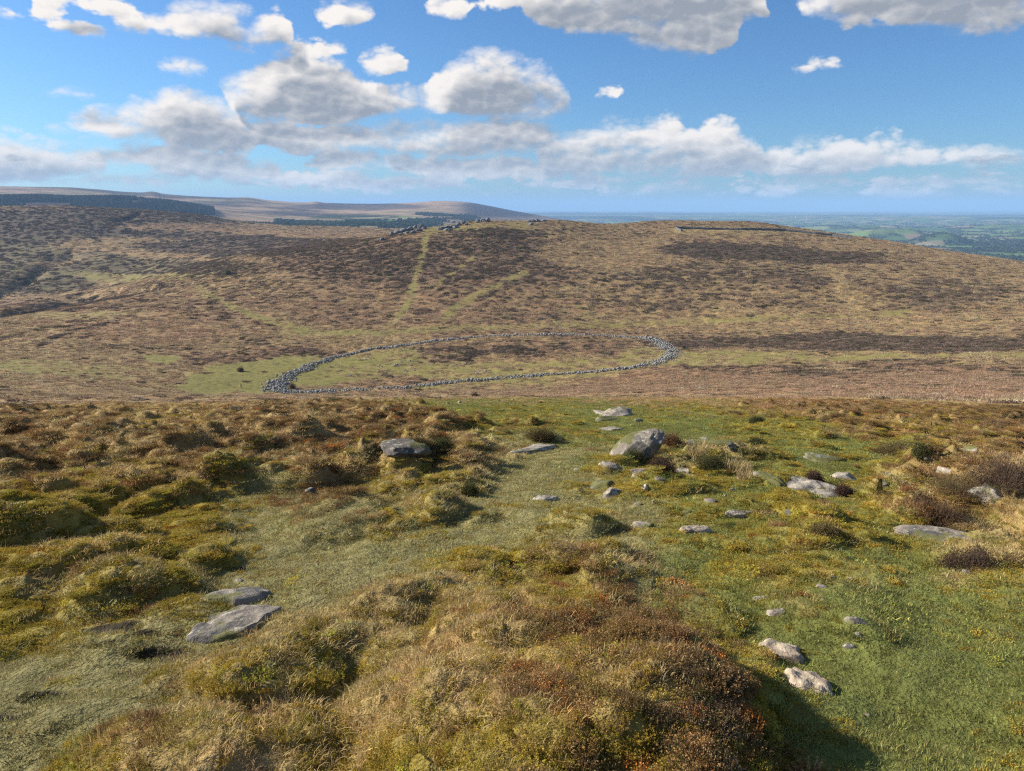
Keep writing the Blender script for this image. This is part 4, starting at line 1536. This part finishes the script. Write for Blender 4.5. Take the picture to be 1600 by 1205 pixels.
def patch(kind, seed, n=22, rad=1.7):
    """a few square metres of moor seen from afar: many separate clumps"""
    g = np.random.default_rng(seed)
    V, T, A = [], [], []
    for i in range(n):
        th, rr = g.random() * 6.2832, rad * math.sqrt(g.random())
        s = 0.7 + 0.7 * g.random()
        if kind == 'straw':
            v, t, a = blades(11, 0.16 * s, 0.20 * s, 0.50 * s, 0.085, 0.55, 1.0, 2, seed * 100 + i)
        elif kind == 'heather':
            v, t, a = sprigs(9, 0.30 * s, 0.22, 0.42 * s, 4, 0.17, 0.9, seed * 100 + i)
        else:
            v, t, a = blades(12, 0.25 * s, 0.05 * s, 0.13 * s, 0.07, 0.6, 0.7, 2, seed * 100 + i)
        k = len(V)
        c = np.array([rr * math.cos(th), rr * math.sin(th), -0.03])
        lum = g.random()
        V += [np.asarray(p) + c for p in v]
        T += [tuple(np.array(q) + k) for q in t]
        A += [(0.55 * lum + 0.45 * q[0], q[1], q[2] if lum > 0.3 else 0.0) for q in a]
    return V, T, A


for kd_ in ('turf', 'straw', 'heather'):
    SRC['far_' + kd_] = proto_collection('far_%s_patch' % kd_, [patch(kd_, 50 + 7 * k_ + len(kd_)) for k_ in range(5)], {'turf': M_TURF, 'straw': M_STRAW, 'heather': M_HEATH}[kd_])

BANDS = [  # r from, to, tufts per square metre, width scale, height scale
    (1.5, 5.0, 800, 0.85, 0.95), (5.0, 10.0, 420, 1.1, 1.0), (10.0, 20.0, 170, 1.6, 1.1), (20.0, 40.0, 60, 2.3, 1.15), (40.0, 78.0, 20, 3.6, 1.4),
    (78.0, 190.0, 0.10, 0.9, 0.8), (190.0, 420.0, 0.30, 0.85, 0.9), (420.0, 960.0, 0.12, 1.25, 1.3), (960.0, 1950.0, 0.018, 2.4, 2.2),
]


def grow():
    pts = []
    for (r0, r1, dn, sw, sh) in BANDS:
        hw = math.radians(41 if r0 > 4 else 47)
        n = int(hw * (r1 * r1 - r0 * r0) * dn)
        r = np.sqrt(r0 * r0 + (r1 * r1 - r0 * r0) * RNG.random(n))
        a = (RNG.random(n) * 2 - 1) * hw
        if r0 >= 960:
            keep = a < math.radians(-6)
            r, a = r[keep], a[keep]
        pts.append(np.stack([r * np.sin(a), r * np.cos(a), np.full(len(r), sw), np.full(len(r), sh)], -1))
    P = np.concatenate(pts)
    x, y, sw, sh = P.T
    w = veg(x, y)
    z, sc = ground_z(x, y, w, True)
    cum = np.cumsum(w, -1)
    kind = (RNG.random(len(x))[:, None] > cum).sum(-1)
    kind = np.clip(kind, 0, 7)
    r = np.hypot(x, y)
    ok = sc < 0.35
    for (rx_, ry_, rr_, rot_, rb_) in ROCK_CLEAR:
        near = (np.abs(x - rx_) < rr_ * 1.1) & (np.abs(y - ry_) < rr_ * 1.1)
        c, s = math.cos(rot_), math.sin(rot_)
        u, v = (x - rx_) * c + (y - ry_) * s, -(x - rx_) * s + (y - ry_) * c
        ok &= ~(near & ((u / (rr_ * 0.66)) ** 2 + (v / (rb_ * 0.66)) ** 2 < 1))
    band = (r > 200) & (r < 460)
    dwall = np.full(len(x), 99.0)
    for q0, q1 in zip(RING_XY[:-1], RING_XY[1:]):
        dx, dy = q1 - q0
        t = np.clip(((x[band] - q0[0]) * dx + (y[band] - q0[1]) * dy) / (dx * dx + dy * dy), 0, 1)
        dwall[band] = np.minimum(dwall[band], np.hypot(x[band] - q0[0] - t * dx, y[band] - q0[1] - t * dy))
    ok &= dwall > 3.5
    band = (r > 600) & (r < 1000) & (x > 100)
    dwall[:] = 99.0
    for q0, q1 in zip(HILL_WALL_XY[:-1], HILL_WALL_XY[1:]):
        dx, dy = q1 - q0
        t = np.clip(((x[band] - q0[0]) * dx + (y[band] - q0[1]) * dy) / (dx * dx + dy * dy), 0, 1)
        dwall[band] = np.minimum(dwall[band], np.hypot(x[band] - q0[0] - t * dx, y[band] - q0[1] - t * dy))
    ok &= dwall > 7.0
    base = ALB[kind]
    lum = np.exp(RNG.normal(size=len(x)) * np.where(r > 78, 0.30, 0.24))
    hue = 1 + RNG.normal(size=(len(x), 3)) * np.array([0.07, 0.05, 0.10])
    patch = 0.75 + 0.5 * fbm(x * 1.9, y * 1.9, 205, 4)
    tint = np.clip(base * (lum * patch)[:, None] * hue * TINT_GAIN, 0.004, 0.7)
    # red and orange shoots among the heather and moss
    red = (RNG.random(len(x)) < np.where(kind == 5, 0.10, np.where(kind == 2, 0.03, 0.005)) * (r < 30) * (fbm(x * 2.3, y * 2.3, 207, 3) > 0.5))
    tint[red] = np.array([0.34, 0.13, 0.035]) * lum[red][:, None]
    olive = (kind == 4) & (RNG.random(len(x)) < 0.25)
    tint[olive] = np.array([0.075, 0.085, 0.030]) * lum[olive][:, None]
    grp = {'turf': (0, 1, 7), 'straw': (3, 6), 'heather': (4, 5), 'moss': (2,)}
    names = {'turf': ('turf', 'short olive green turf on the trodden path and lawn', 'grass'),
             'straw': ('tussock_grass', 'long straw coloured grass and dead bracken over the moor', 'grass'),
             'heather': ('heather', 'low dark brown and rusty heather over the moor', 'heather'),
             'moss': ('moss', 'yellow green moss and bilberry on the hummocks', 'moss')}
    # tufts lean with the land they stand on
    e = np.where(r > 78, 2.0, 0.4)
    gx, gy = (base_z(x + e, y) - base_z(x - e, y)) / (2 * e), (base_z(x, y + e) - base_z(x, y - e)) / (2 * e)
    nl = np.sqrt(gx * gx + gy * gy + 1)
    far = r > 78
    tint[far] = (0.66 * tint[far] + 0.34 * tint[far].mean(1, keepdims=True)) * FAR_GAIN * np.array([1.02, 0.97, 1.0])
    tint[far & (kind == 7)] *= 1.25
    dk = far & (kind == 4)
    tint[dk] *= 1.3
    for key, ks in grp.items():
        for isfar in (False, True):
            src = key
            if isfar:
                src = 'far_' + ('turf' if key == 'moss' else key)
            m = ok & np.isin(kind, ks) & (far == isfar)
            n = int(m.sum())
            if n < 3:
                continue
            th = RNG.random(n) * 6.2832
            k = np.where(r[m] > 78, 1.0, 0.6)
            nx, ny, nz = -gx[m] / nl[m] * k, -gy[m] / nl[m] * k, 1 / nl[m]
            c, s_ = np.cos(th), np.sin(th)
            nx, ny = nx * c + ny * s_, -nx * s_ + ny * c
            wob = 0.0 if isfar else 0.10
            rot = np.stack([-np.arcsin(ny) + RNG.normal(size=n) * wob, np.arctan2(nx, nz) + RNG.normal(size=n) * wob, th], -1)
            s0 = np.exp(RNG.normal(size=n) * (0.15 if isfar else 0.25))
            hs = np.exp(RNG.normal(size=n) * 0.28)
            scl = np.stack([sw[m] * s0, sw[m] * s0, sh[m] * s0 * hs], -1)
            scl[:, 2] = np.minimum(scl[:, 2], 1.45 * sh[m])
            if key == 'turf':
                scl[:, 2] *= np.where(kind[m] == 1, 0.75, 1.0)
            nvar = len(SRC[src].objects)
            nm, lab, cat = names[key]
            if isfar:
                if key == 'moss':
                    continue
                nm = {'turf': 'hillside_turf', 'straw': 'hillside_grass', 'heather': 'hillside_heather'}[key]
                lab = {'turf': 'green turf on the tracks and enclosure across the valley', 'straw': 'dry grass and bracken clumps on the hill across the valley', 'heather': 'dark heather clumps on the hill across the valley'}[key]
            scatter(nm, np.stack([x[m], y[m], z[m] - 0.006], -1), rot, scl, RNG.integers(0, nvar, n), tint[m], SRC[src], lab, cat)


FAR_GAIN = 0.90
TINT_GAIN = 1.6
grow()

# ------------------------------------------------------------------ bushes and tall grass
def plain_leaf(name, col, trans=0.2, var=0.5):
    m, N, out = new_mat(name)
    bl = N.n('ShaderNodeAttribute', attribute_name='bl')
    sp = N.n('ShaderNodeSeparateColor')
    N.link(bl.outputs['Color'], sp.inputs[0])
    sc = N.n('ShaderNodeVectorMath', operation='SCALE')
    sc.inputs[0].default_value = col
    N.link(N.ramp(sp.outputs[0], 0, 1, 1 - var, 1 + var, False), sc.inputs['Scale'])
    df = N.n('ShaderNodeBsdfDiffuse')
    tr = N.n('ShaderNodeBsdfTranslucent')
    N.link(sc.outputs[0], df.inputs[0])
    N.link(sc.outputs[0], tr.inputs[0])
    mx = N.n('ShaderNodeMixShader')
    mx.inputs[0].default_value = trans
    N.link(df.outputs[0], mx.inputs[1])
    N.link(tr.outputs[0], mx.inputs[2])
    N.link(mx.outputs[0], out.inputs[0])
    return m


L_RUST = plain_leaf('heather_rust', (0.165, 0.090, 0.048))
L_DARK = plain_leaf('heather_dark', (0.10, 0.065, 0.048))
L_PURP = plain_leaf('heather_purple', (0.095, 0.058, 0.046))
L_GREEN = plain_leaf('gorse_green', (0.105, 0.105, 0.042))
L_OLIVE = plain_leaf('heather_olive', (0.15, 0.115, 0.050))
L_STRAW = plain_leaf('straw_stalk', (0.42, 0.32, 0.16), 0.3)
L_WOOD = plain_leaf('heather_wood', (0.09, 0.065, 0.045), 0.0)


def bush_mesh(n, a, b, h, nl, leaf, seed):
    """woody stems fanning out of one root, set with small leaves, over an uneven dome"""
    g = np.random.default_rng(seed)
    lobes = [(g.normal() * 0.45, g.normal() * 0.45, 0.65 + 0.5 * g.random()) for _ in range(7)]
    Vs, Ts, As, Vl, Tl, Al = [], [], [], [], [], []
    for i in range(n):
        th = g.random() * 6.2832
        rr = math.sqrt(g.random())
        tx, ty = rr * math.cos(th), rr * math.sin(th)
        k = max(lb[2] * math.exp(-2.2 * ((tx - lb[0]) ** 2 + (ty - lb[1]) ** 2)) for lb in lobes)
        top = h * (0.35 + 0.75 * k) * math.sqrt(max(0.05, 1 - 0.8 * rr * rr)) * (0.8 + 0.35 * g.random())
        e = np.array([tx * a, ty * b, top])
        s0 = np.array([tx * a * 0.45, ty * b * 0.45, -0.04])
        mid = (s0 + e) / 2 + g.normal(size=3) * 0.05 * a
        w = 0.006 * (a + h) * 0.5 + 0.001
        kk = len(Vs)
        Vs += [s0 + (w, 0, 0), s0 - (w, 0, 0), mid + (0, w * 0.7, 0), mid - (0, w * 0.7, 0), e]
        As += [(g.random(), 0, 0)] * 5
        Ts += [(kk, kk + 1, kk + 2), (kk + 1, kk + 3, kk + 2), (kk + 2, kk + 3, kk + 4)]
        rnd = g.random()
        for j in range(nl):
            t = 0.30 + 0.72 * (j + g.random()) / nl
            p = (s0 * (1 - 2 * t) + mid * 2 * t) if t < 0.5 else (mid * (2 - 2 * t) + e * (2 * t - 1))
            c = p + g.normal(size=3) * leaf * 2.2
            d = (e - mid) / (np.linalg.norm(e - mid) + 1e-6) + g.normal(size=3) * 0.7
            d /= np.linalg.norm(d)
            v = np.cross(d, g.normal(size=3))
            v /= np.linalg.norm(v) + 1e-6
            s = leaf * (0.7 + 0.9 * g.random())
            q = len(Vl)
            Vl += [c - d * s * 0.6, c + v * s * 0.22, c + d * s * 0.6, c - v * s * 0.22]
            Al += [(0.4 * rnd + 0.6 * g.random(), t, 0)] * 4
            Tl += [(q, q + 1, q + 2), (q, q + 2, q + 3)]
    out = []
    for V, T, A, nm in ((Vs, Ts, As, 'stems'), (Vl, Tl, Al, 'foliage')):
        me = mesh_np(nm, np.array(V), np.array(T), smooth=False)
        set_color(me, 'bl', np.array(A))
        out.append(me)
    return out


# foot x, y, width, height in photo pixels, depth as share of width, leaf material, name, label
BUSHES = [
    (1452, 822, 105, 40, 0.9, L_RUST, 'heather_bush', 'rusty red heather bush above the long narrow slab'),
    (1505, 782, 110, 38, 0.9, L_OLIVE, 'heather_bush', 'grey brown heather bush behind the rusty red one'),
    (1562, 775, 100, 44, 1.0, L_DARK, 'heather_bush', 'tall dark heather bush over the pale blocky boulder'),
    (1512, 892, 88, 26, 0.9, L_DARK, 'heather_bush', 'low straggling dark heather bush on the lawn'),
    (1047, 698, 46, 22, 0.9, L_RUST, 'heather_bush', 'brown heather bush crowning the leaning slab'),
    (1034, 734, 54, 24, 0.8, L_PURP, 'heather_bush', 'dark purple heather bush below the leaning slab'),
    (990, 722, 34, 17, 0.8, L_GREEN, 'gorse_bush', 'little green bush growing against the leaning slab'),
    (1110, 733, 58, 22, 0.8, L_GREEN, 'gorse_bush', 'green bush at the foot of the tall straw grass'),
    (733, 775, 30, 22, 0.9, L_GREEN, 'gorse_bush', 'round dark green tussock beside a grassy mound'),
    (1318, 776, 26, 18, 0.9, L_PURP, 'heather_bush', 'small purple brown heather bush at the large pale slab'),
    (1272, 752, 22, 13, 0.9, L_DARK, 'heather_bush', 'tiny dark heather bush behind the large pale slab'),
    (846, 692, 54, 19, 0.8, L_OLIVE, 'heather_bush', 'brown heather bush behind the pale flat path slab'),
    (1290, 838, 46, 14, 0.8, L_OLIVE, 'heather_bush', 'low brown heather patch on the yellow moss'),
    (1405, 711, 90, 20, 0.7, L_OLIVE, 'heather_bush', 'long olive heather hummock with a dark end'),
    (1440, 714, 30, 17, 0.8, L_GREEN, 'gorse_bush', 'dark green bush ending the long olive hummock'),
    (1182, 660, 18, 9, 0.9, L_GREEN, 'gorse_bush', 'small dark bush alone on the green brow'),
    (1183, 697, 28, 9, 0.8, L_GREEN, 'gorse_bush', 'flat dark green bush on the smooth lawn'),
    (457, 607.5, 6, 6.5, 1.0, L_DARK, 'gorse_bush', 'dark round bush beside the enclosure\'s western corner'),
    (357, 430, 6, 5, 1.0, L_GREEN, 'gorse_bush', 'lone dark bush on the open left hillside'),
    (376, 581, 5, 4, 1.0, L_DARK, 'gorse_bush', 'dark bush on the green west of the enclosure'),
    (590, 628, 40, 9, 0.7, L_DARK, 'heather_bush', 'dark heather clump on the brow before the enclosure'),
    (742, 620, 12, 5, 0.8, L_DARK, 'heather_bush', 'small dark clump on the green below the brow'),
    (650, 712, 62, 14, 0.6, L_OLIVE, 'heather_bush', 'brown heather hummock lapping the rounded dark boulder'),
    (690, 708, 46, 16, 0.7, L_GREEN, 'gorse_bush', 'dark green heather beside the rounded dark boulder'),
]
for k_, (px, py, w, h, dp, mat, nm, lab) in enumerate(BUSHES):
    x, y, z = hit(px, py, ground_z)
    r = math.hypot(x, y)
    s = r / F
    a, hh = w * s * 0.5, h * s
    y2, x2 = y * (1 + a * dp * 0.6 / r), x * (1 + a * dp * 0.6 / r)
    leaf = max(0.010, 1.3 * s) if r < 60 else 0.9 * s
    if r < 6:
        leaf = 0.008
        nst, nlf = 420, 12
    else:
        nst, nlf = (420, 20) if r < 60 else (150, 10)
    st, fo = bush_mesh(nst, a, a * dp, hh, nlf, leaf, 40 + k_)
    root = add(nm, None, label=lab, cat='bush', loc=(x2, y2, gz1(x2, y2) - 0.02))
    add('stems', st, L_WOOD, parent=root)
    add('foliage', fo, mat, parent=root)

for (px, py, w, h, lab) in [(1089, 722, 26, 34, 'tall straw coloured grass clump above the green bush'), (1150, 735, 46, 18, 'spreading dry grass clump beside the green bush'),
                            (1010, 712, 34, 18, 'pale dry grass sprouting in front of the leaning slab'), (1165, 748, 30, 12, 'thin dry grass clump by the mossy slab')]:
    x, y, z = hit(px, py, ground_z)
    s = math.hypot(x, y) / F
    V, T, A = blades(150, w * s * 0.45, h * s * 0.8, h * s * 1.5, 0.012, 0.22, 0.5, 4, int(px))
    me = mesh_np('grass_clump', np.array(V), np.array(T), smooth=False)
    set_color(me, 'bl', np.array(A))
    add('grass_clump', me, L_STRAW, label=lab, cat='grass', loc=(x, y, gz1(x, y)))

# ------------------------------------------------------------------ far woods, hedges and trees
def cone_tree(seed, tiers=4):
    g = np.random.default_rng(seed)
    V, T, A = [], [], []
    for t in range(tiers):
        z0, z1, r = 0.12 + 0.2 * t, 0.42 + 0.2 * t, 0.24 * (1 - t / (tiers + 0.6))
        k, n = len(V), 7
        for i in range(n):
            a = 6.2832 * i / n + g.random() * 0.5
            V.append((r * (0.75 + 0.5 * g.random()) * math.cos(a), r * (0.75 + 0.5 * g.random()) * math.sin(a), z0 + 0.05 * g.normal()))
            A.append((g.random(), 0.5, 0))
        V.append((0, 0, min(z1, 1.0)))
        A.append((g.random(), 1, 0))
        T += [(k + i, k + (i + 1) % n, k + n) for i in range(n)]
    return V, T, A


def round_tree(seed):
    g = np.random.default_rng(seed)
    V, T, A = [], [], []
    for b in range(5):
        c = np.array([g.normal() * 0.20, g.normal() * 0.20, 0.40 + 0.36 * g.random()])
        v = ICO[1][0] * (0.7 + 0.5 * g.random((len(ICO[1][0]), 1))) * (0.22 + 0.10 * g.random()) + c
        k = len(V)
        V += list(v)
        A += [(g.random(), 0.5, 0) for _ in v]
        T += [tuple(f + k) for f in ICO[1][1]]
    k = len(V)
    for i in range(4):
        V += [(0.04 * math.cos(i * 1.57), 0.04 * math.sin(i * 1.57), 0), (0.03 * math.cos(i * 1.57), 0.03 * math.sin(i * 1.57), 0.5)]
        A += [(0.3, 0, 0)] * 2
    for i in range(4):
        p, q = k + 2 * i, k + 2 * ((i + 1) % 4)
        T += [(p, q, q + 1), (p, q + 1, p + 1)]
    return V, T, A


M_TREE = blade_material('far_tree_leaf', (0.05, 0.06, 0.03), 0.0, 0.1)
SRC['cone'] = proto_collection('conifer', [cone_tree(s) for s in range(4)], M_TREE)
SRC['round'] = proto_collection('broadleaf', [round_tree(s + 9) for s in range(5)], M_TREE)


def wood(name, label, px0, px1, r0, r1, n, cond, h0, h1, src, tint):
    g = np.random.default_rng(int(px0) + int(r0))
    a0, a1 = pix_dir(px0, 350)[0], pix_dir(px1, 350)[0]
    a = a0 + (a1 - a0) * g.random(n)
    r = np.exp(math.log(r0) + (math.log(r1) - math.log(r0)) * g.random(n))
    x, y = r * np.sin(a), r * np.cos(a)
    z = far_z(x, y)
    m = cond(x, y, *to_pix(x, y, z), r)
    x, y, z, r = x[m], y[m], z[m], r[m]
    n = len(x)
    h = h0 + (h1 - h0) * g.random(n)
    wd = h * (1.0 + 0.35 * g.random(n)) * (1.15 if src == 'round' else 0.9)
    rot = np.stack([np.zeros(n), np.zeros(n), g.random(n) * 6.28], -1)
    t = np.array(tint) * np.exp(g.normal(size=(n, 1)) * 0.3) * (1 + g.normal(size=(n, 3)) * 0.06)
    scatter(name, np.stack([x, y, z - 1.0], -1), rot, np.stack([wd, wd, h], -1), g.integers(0, len(SRC[src].objects), n), np.clip(t, 0.005, 0.5), SRC[src], label, 'woodland')
    return n


wood('plantation', 'dark conifer plantation clothing the far left hill', -60, 345, 3350, 4700, 30000,
     lambda x, y, px, py, r: (py < 331 + 8 * (fbm(x / 300, y / 300, 91, 3) - 0.5) + np.where(px < 120, 0, 4)) & (fbm(x / 260, y / 260, 92, 3) > np.where((px > 40) & (px < 110) & (py > 316), 0.62, 0.37)) & (px < 335), 11, 26, 'cone', (0.034, 0.046, 0.036))
wood('conifer_belt', 'belt of dark conifers in the dip behind the moor', 325, 470, 2900, 3400, 4200,
     lambda x, y, px, py, r: (py > 338 + (px - 330) * 0.04) & (px + 60 * (fbm(x / 120, y / 120, 93, 2) - 0.5) < 455), 15, 22, 'cone', (0.030, 0.042, 0.026))
wood('valley_trees', 'mixed trees along the green farm fields beyond the moor', 430, 690, 2900, 4300, 5200,
     lambda x, y, px, py, r: (fbm(x / 160, y / 160, 94, 3) > 0.53) | ((r < 3300) & (fbm(x / 90, y / 90, 95, 2) > 0.46)), 9, 17, 'round', (0.035, 0.050, 0.024))
wood('hillside_scrub', 'dark scrub and trees at the foot of the far round hill', 650, 900, 4200, 5600, 3000,
     lambda x, y, px, py, r: fbm(x / 260, y / 260, 96, 3) > 0.52, 8, 15, 'round', (0.035, 0.045, 0.026))
wood('wooded_knoll', 'dark wooded knoll just behind the moor\'s right shoulder', 1140, 1275, 2780, 3250, 5200,
     lambda x, y, px, py, r: np.hypot((px - 1205) / 62, (r - 3000) / 230) < 1, 10, 17, 'round', (0.028, 0.036, 0.022))


def low_cond(x, y, px, py, r):
    c, wd, _, _, mo = far_cover(x, y)
    return (wd > 0.45) & (mo < 0.3) & (r * 0 + np.random.default_rng(3).random(len(x)) < 0.9)


wood('hedgerow_trees', 'hedgerows and copses between the green lowland fields', 840, 1680, 2800, 14000, 52000, low_cond, 7, 14, 'round', (0.038, 0.050, 0.024))

# ------------------------------------------------------------------ wind turbines, sheep, walker
def paint(name, col, rough=0.5):
    m, N, out = new_mat(name)
    ge = N.n('ShaderNodeTexCoord')
    n = N.noise(ge.outputs['Object'], 6.0, 3.0, 0.6)
    bs = N.n('ShaderNodeBsdfPrincipled')
    N.link(N.mix(n, tuple(0.85 * c for c in col) + (1,), col + (1,)), bs.inputs['Base Color'])
    bs.inputs['Roughness'].default_value = rough
    N.link(bs.outputs[0], out.inputs[0])
    return m


M_WHITE = paint('turbine_white', (0.8, 0.8, 0.8))


def tube(p0, p1, r0, r1, n=10):
    p0, p1 = np.array(p0, float), np.array(p1, float)
    d = (p1 - p0) / np.linalg.norm(p1 - p0)
    u = np.cross(d, [0.31, 0.95, 0.1])
    u /= np.linalg.norm(u)
    v = np.cross(d, u)
    V = []
    for p, r in ((p0, r0), (p1, r1)):
        V += [p + (u * math.cos(6.2832 * i / n) + v * math.sin(6.2832 * i / n)) * r for i in range(n)]
    V += [p0, p1]
    T = []
    for i in range(n):
        j = (i + 1) % n
        T += [(i, j, n + j), (i, n + j, n + i), (j, i, 2 * n), (n + i, n + j, 2 * n + 1)]
    return np.array(V), np.array(T)


def turbine(px, r, ht, spin, lab):
    x, y = at_far(px, r)
    z = float(far_z(np.array([x]), np.array([y]))[0])
    root = add('wind_turbine', None, label=lab, cat='wind turbine', group='wind turbines on the plain', loc=(x, y, z))
    add('tower', mesh_np('tower', *tube((0, 0, -2), (0, 0, ht), 2.6, 1.6)), M_WHITE, parent=root)
    na = add('nacelle', mesh_np('nacelle', *tube((0, 5, ht), (0, -5, ht), 2.4, 1.9)), M_WHITE, parent=root)
    for k in range(3):
        a = spin + k * 2.0944
        d = np.array([math.sin(a), 0, math.cos(a)])
        c = np.array([0, -5.6, ht])
        u = np.array([math.cos(a), 0, -math.sin(a)])
        V = [c + d * 1 - u * 1.4, c + d * 1 + u * 1.4, c + d * ht * 0.2 + u * 2.6, c + d * ht * 0.55, c + d * ht * 0.2 - u * 1.4]
        V = V + [p + np.array([0, -0.7, 0]) for p in V]
        T = [(0, 1, 2), (0, 2, 3), (0, 3, 4), (7, 6, 5), (8, 7, 5), (9, 8, 5)]
        for i in range(5):
            j = (i + 1) % 5
            T += [(i, 5 + i, 5 + j), (i, 5 + j, j)]
        add('blade', mesh_np('blade', np.array(V), np.array(T), smooth=False), M_WHITE, parent=root)


for (px, r, ht, sp_, lab) in [(1242.5, 15200, 62, 0.3, 'white wind turbine nearest the wooded knoll on the far plain'), (1259.5, 14600, 80, 1.0, 'tallest white wind turbine of the far plain group'),
                              (1283.5, 14800, 66, 1.7, 'white wind turbine above a pale roof on the plain'), (1267, 17500, 62, 0.6, 'fainter white wind turbine behind the tallest one'),
                              (1317.5, 15000, 62, 0.8, 'white wind turbine of the close pair on the plain'), (1320, 14200, 62, 1.4, 'nearer white wind turbine of the close pair')]:
    turbine(px, r, ht, sp_, lab)

M_WOOL = paint('wool', (0.72, 0.68, 0.60), 0.95)
M_FACE = paint('sheep_face', (0.10, 0.09, 0.08), 0.8)


def blob(c, s, sub=2, lump=0.0, seed=0):
    v, f = ICO[sub]
    v = v * np.array(s)
    if lump:
        v = v * (1 + lump * (fbm(v[:, 0] * 9 + seed, v[:, 1] * 9 + v[:, 2] * 7, seed, 2)[:, None] - 0.5))
    return v + np.array(c), f


def join(parts):
    V, T, n = [], [], 0
    for v, f in parts:
        V.append(v)
        T.append(np.array(f) + n)
        n += len(v)
    return np.concatenate(V), np.concatenate(T)


def sheep(px, py, yaw, lab):
    x, y, z = crest(px, py)
    root = add('sheep', None, label=lab, cat='sheep', group='sheep on the hilltop', loc=(x, y, z))
    root.rotation_euler = (0, 0, yaw)
    body = [blob((0, 0, 0.62), (0.52, 0.27, 0.29), 2, 0.25), blob((0.42, 0, 0.78), (0.20, 0.16, 0.18), 1), blob((0.60, 0, 0.80), (0.17, 0.09, 0.10), 1), blob((-0.52, 0, 0.60), (0.07, 0.06, 0.13), 1)]
    for sx in (-0.30, 0.28):
        for sy in (-0.13, 0.13):
            body.append(tube((sx, sy, 0.45), (sx, sy, -0.03), 0.06, 0.035, 6))
    v, f = join(body)
    add('body', mesh_np('body', v, f), M_WOOL, parent=root)
    v, f = join([blob((0.68, 0, 0.77), (0.10, 0.065, 0.07), 1), blob((0.56, 0.12, 0.86), (0.03, 0.07, 0.025), 0), blob((0.56, -0.12, 0.86), (0.03, 0.07, 0.025), 0)])
    add('face', mesh_np('face', v, f), M_FACE, parent=root)


sheep(1254, 358.5, 0.4, 'small white sheep by the hilltop wall, uphill of the others')
sheep(1268, 361.5, 2.8, 'small white sheep by the hilltop wall, between two others')
sheep(1283, 365, 0.1, 'small white sheep by the hilltop wall, lowest down the slope')


def walker():
    x, y, z = hit(377, 606.5, ground_z)
    root = add('person', None, label='lone person in dark clothes standing on the green west of the ring', cat='person', loc=(x, y, z))
    J = {'pelvis': (0, 0, 0.95), 'chest': (0, 0.01, 1.30), 'neck': (0, 0.01, 1.50), 'head': (0, -0.01, 1.62), 'top': (0, -0.01, 1.74),
         'ls': (0.19, 0.01, 1.42), 'le': (0.25, 0.03, 1.14), 'lh': (0.22, -0.06, 0.90), 'rs': (-0.19, 0.01, 1.42), 're': (-0.25, 0.03, 1.14), 'rh': (-0.22, -0.06, 0.90),
         'lk': (0.11, 0.0, 0.50), 'lf': (0.12, 0.02, 0.07), 'lt': (0.13, -0.14, 0.03), 'rk': (-0.10, -0.06, 0.50), 'rf': (-0.12, 0.0, 0.07), 'rt': (-0.13, -0.16, 0.03)}
    R = {'pelvis': (0.17, 0.12), 'chest': (0.20, 0.13), 'neck': (0.06, 0.06), 'head': (0.085, 0.10), 'top': (0.06, 0.07), 'ls': (0.075, 0.075), 'rs': (0.075, 0.075), 'le': (0.055, 0.055), 're': (0.055, 0.055),
         'lh': (0.04, 0.05), 'rh': (0.04, 0.05), 'lk': (0.075, 0.075), 'rk': (0.075, 0.075), 'lf': (0.05, 0.05), 'rf': (0.05, 0.05), 'lt': (0.045, 0.04), 'rt': (0.045, 0.04)}
    E = [('pelvis', 'chest'), ('chest', 'neck'), ('neck', 'head'), ('head', 'top'), ('chest', 'ls'), ('ls', 'le'), ('le', 'lh'), ('chest', 'rs'), ('rs', 're'), ('re', 'rh'),
         ('pelvis', 'lk'), ('lk', 'lf'), ('lf', 'lt'), ('pelvis', 'rk'), ('rk', 'rf'), ('rf', 'rt')]
    names = list(J)
    me = bpy.data.meshes.new('body')
    me.from_pydata([J[n] for n in names], [(names.index(a), names.index(b)) for a, b in E], [])
    o = add('body', me, None, parent=root)
    o.modifiers.new('skin', 'SKIN')
    for i, n in enumerate(names):
        sv = me.skin_vertices[0].data[i]
        sv.radius = R[n]
        sv.use_root = (n == 'pelvis')
    o.modifiers.new('smooth', 'SUBSURF').levels = 1
    me.materials.append(paint('dark_clothes', (0.03, 0.032, 0.04), 0.8))
    root.rotation_euler = (0, 0, 2.6)


walker()
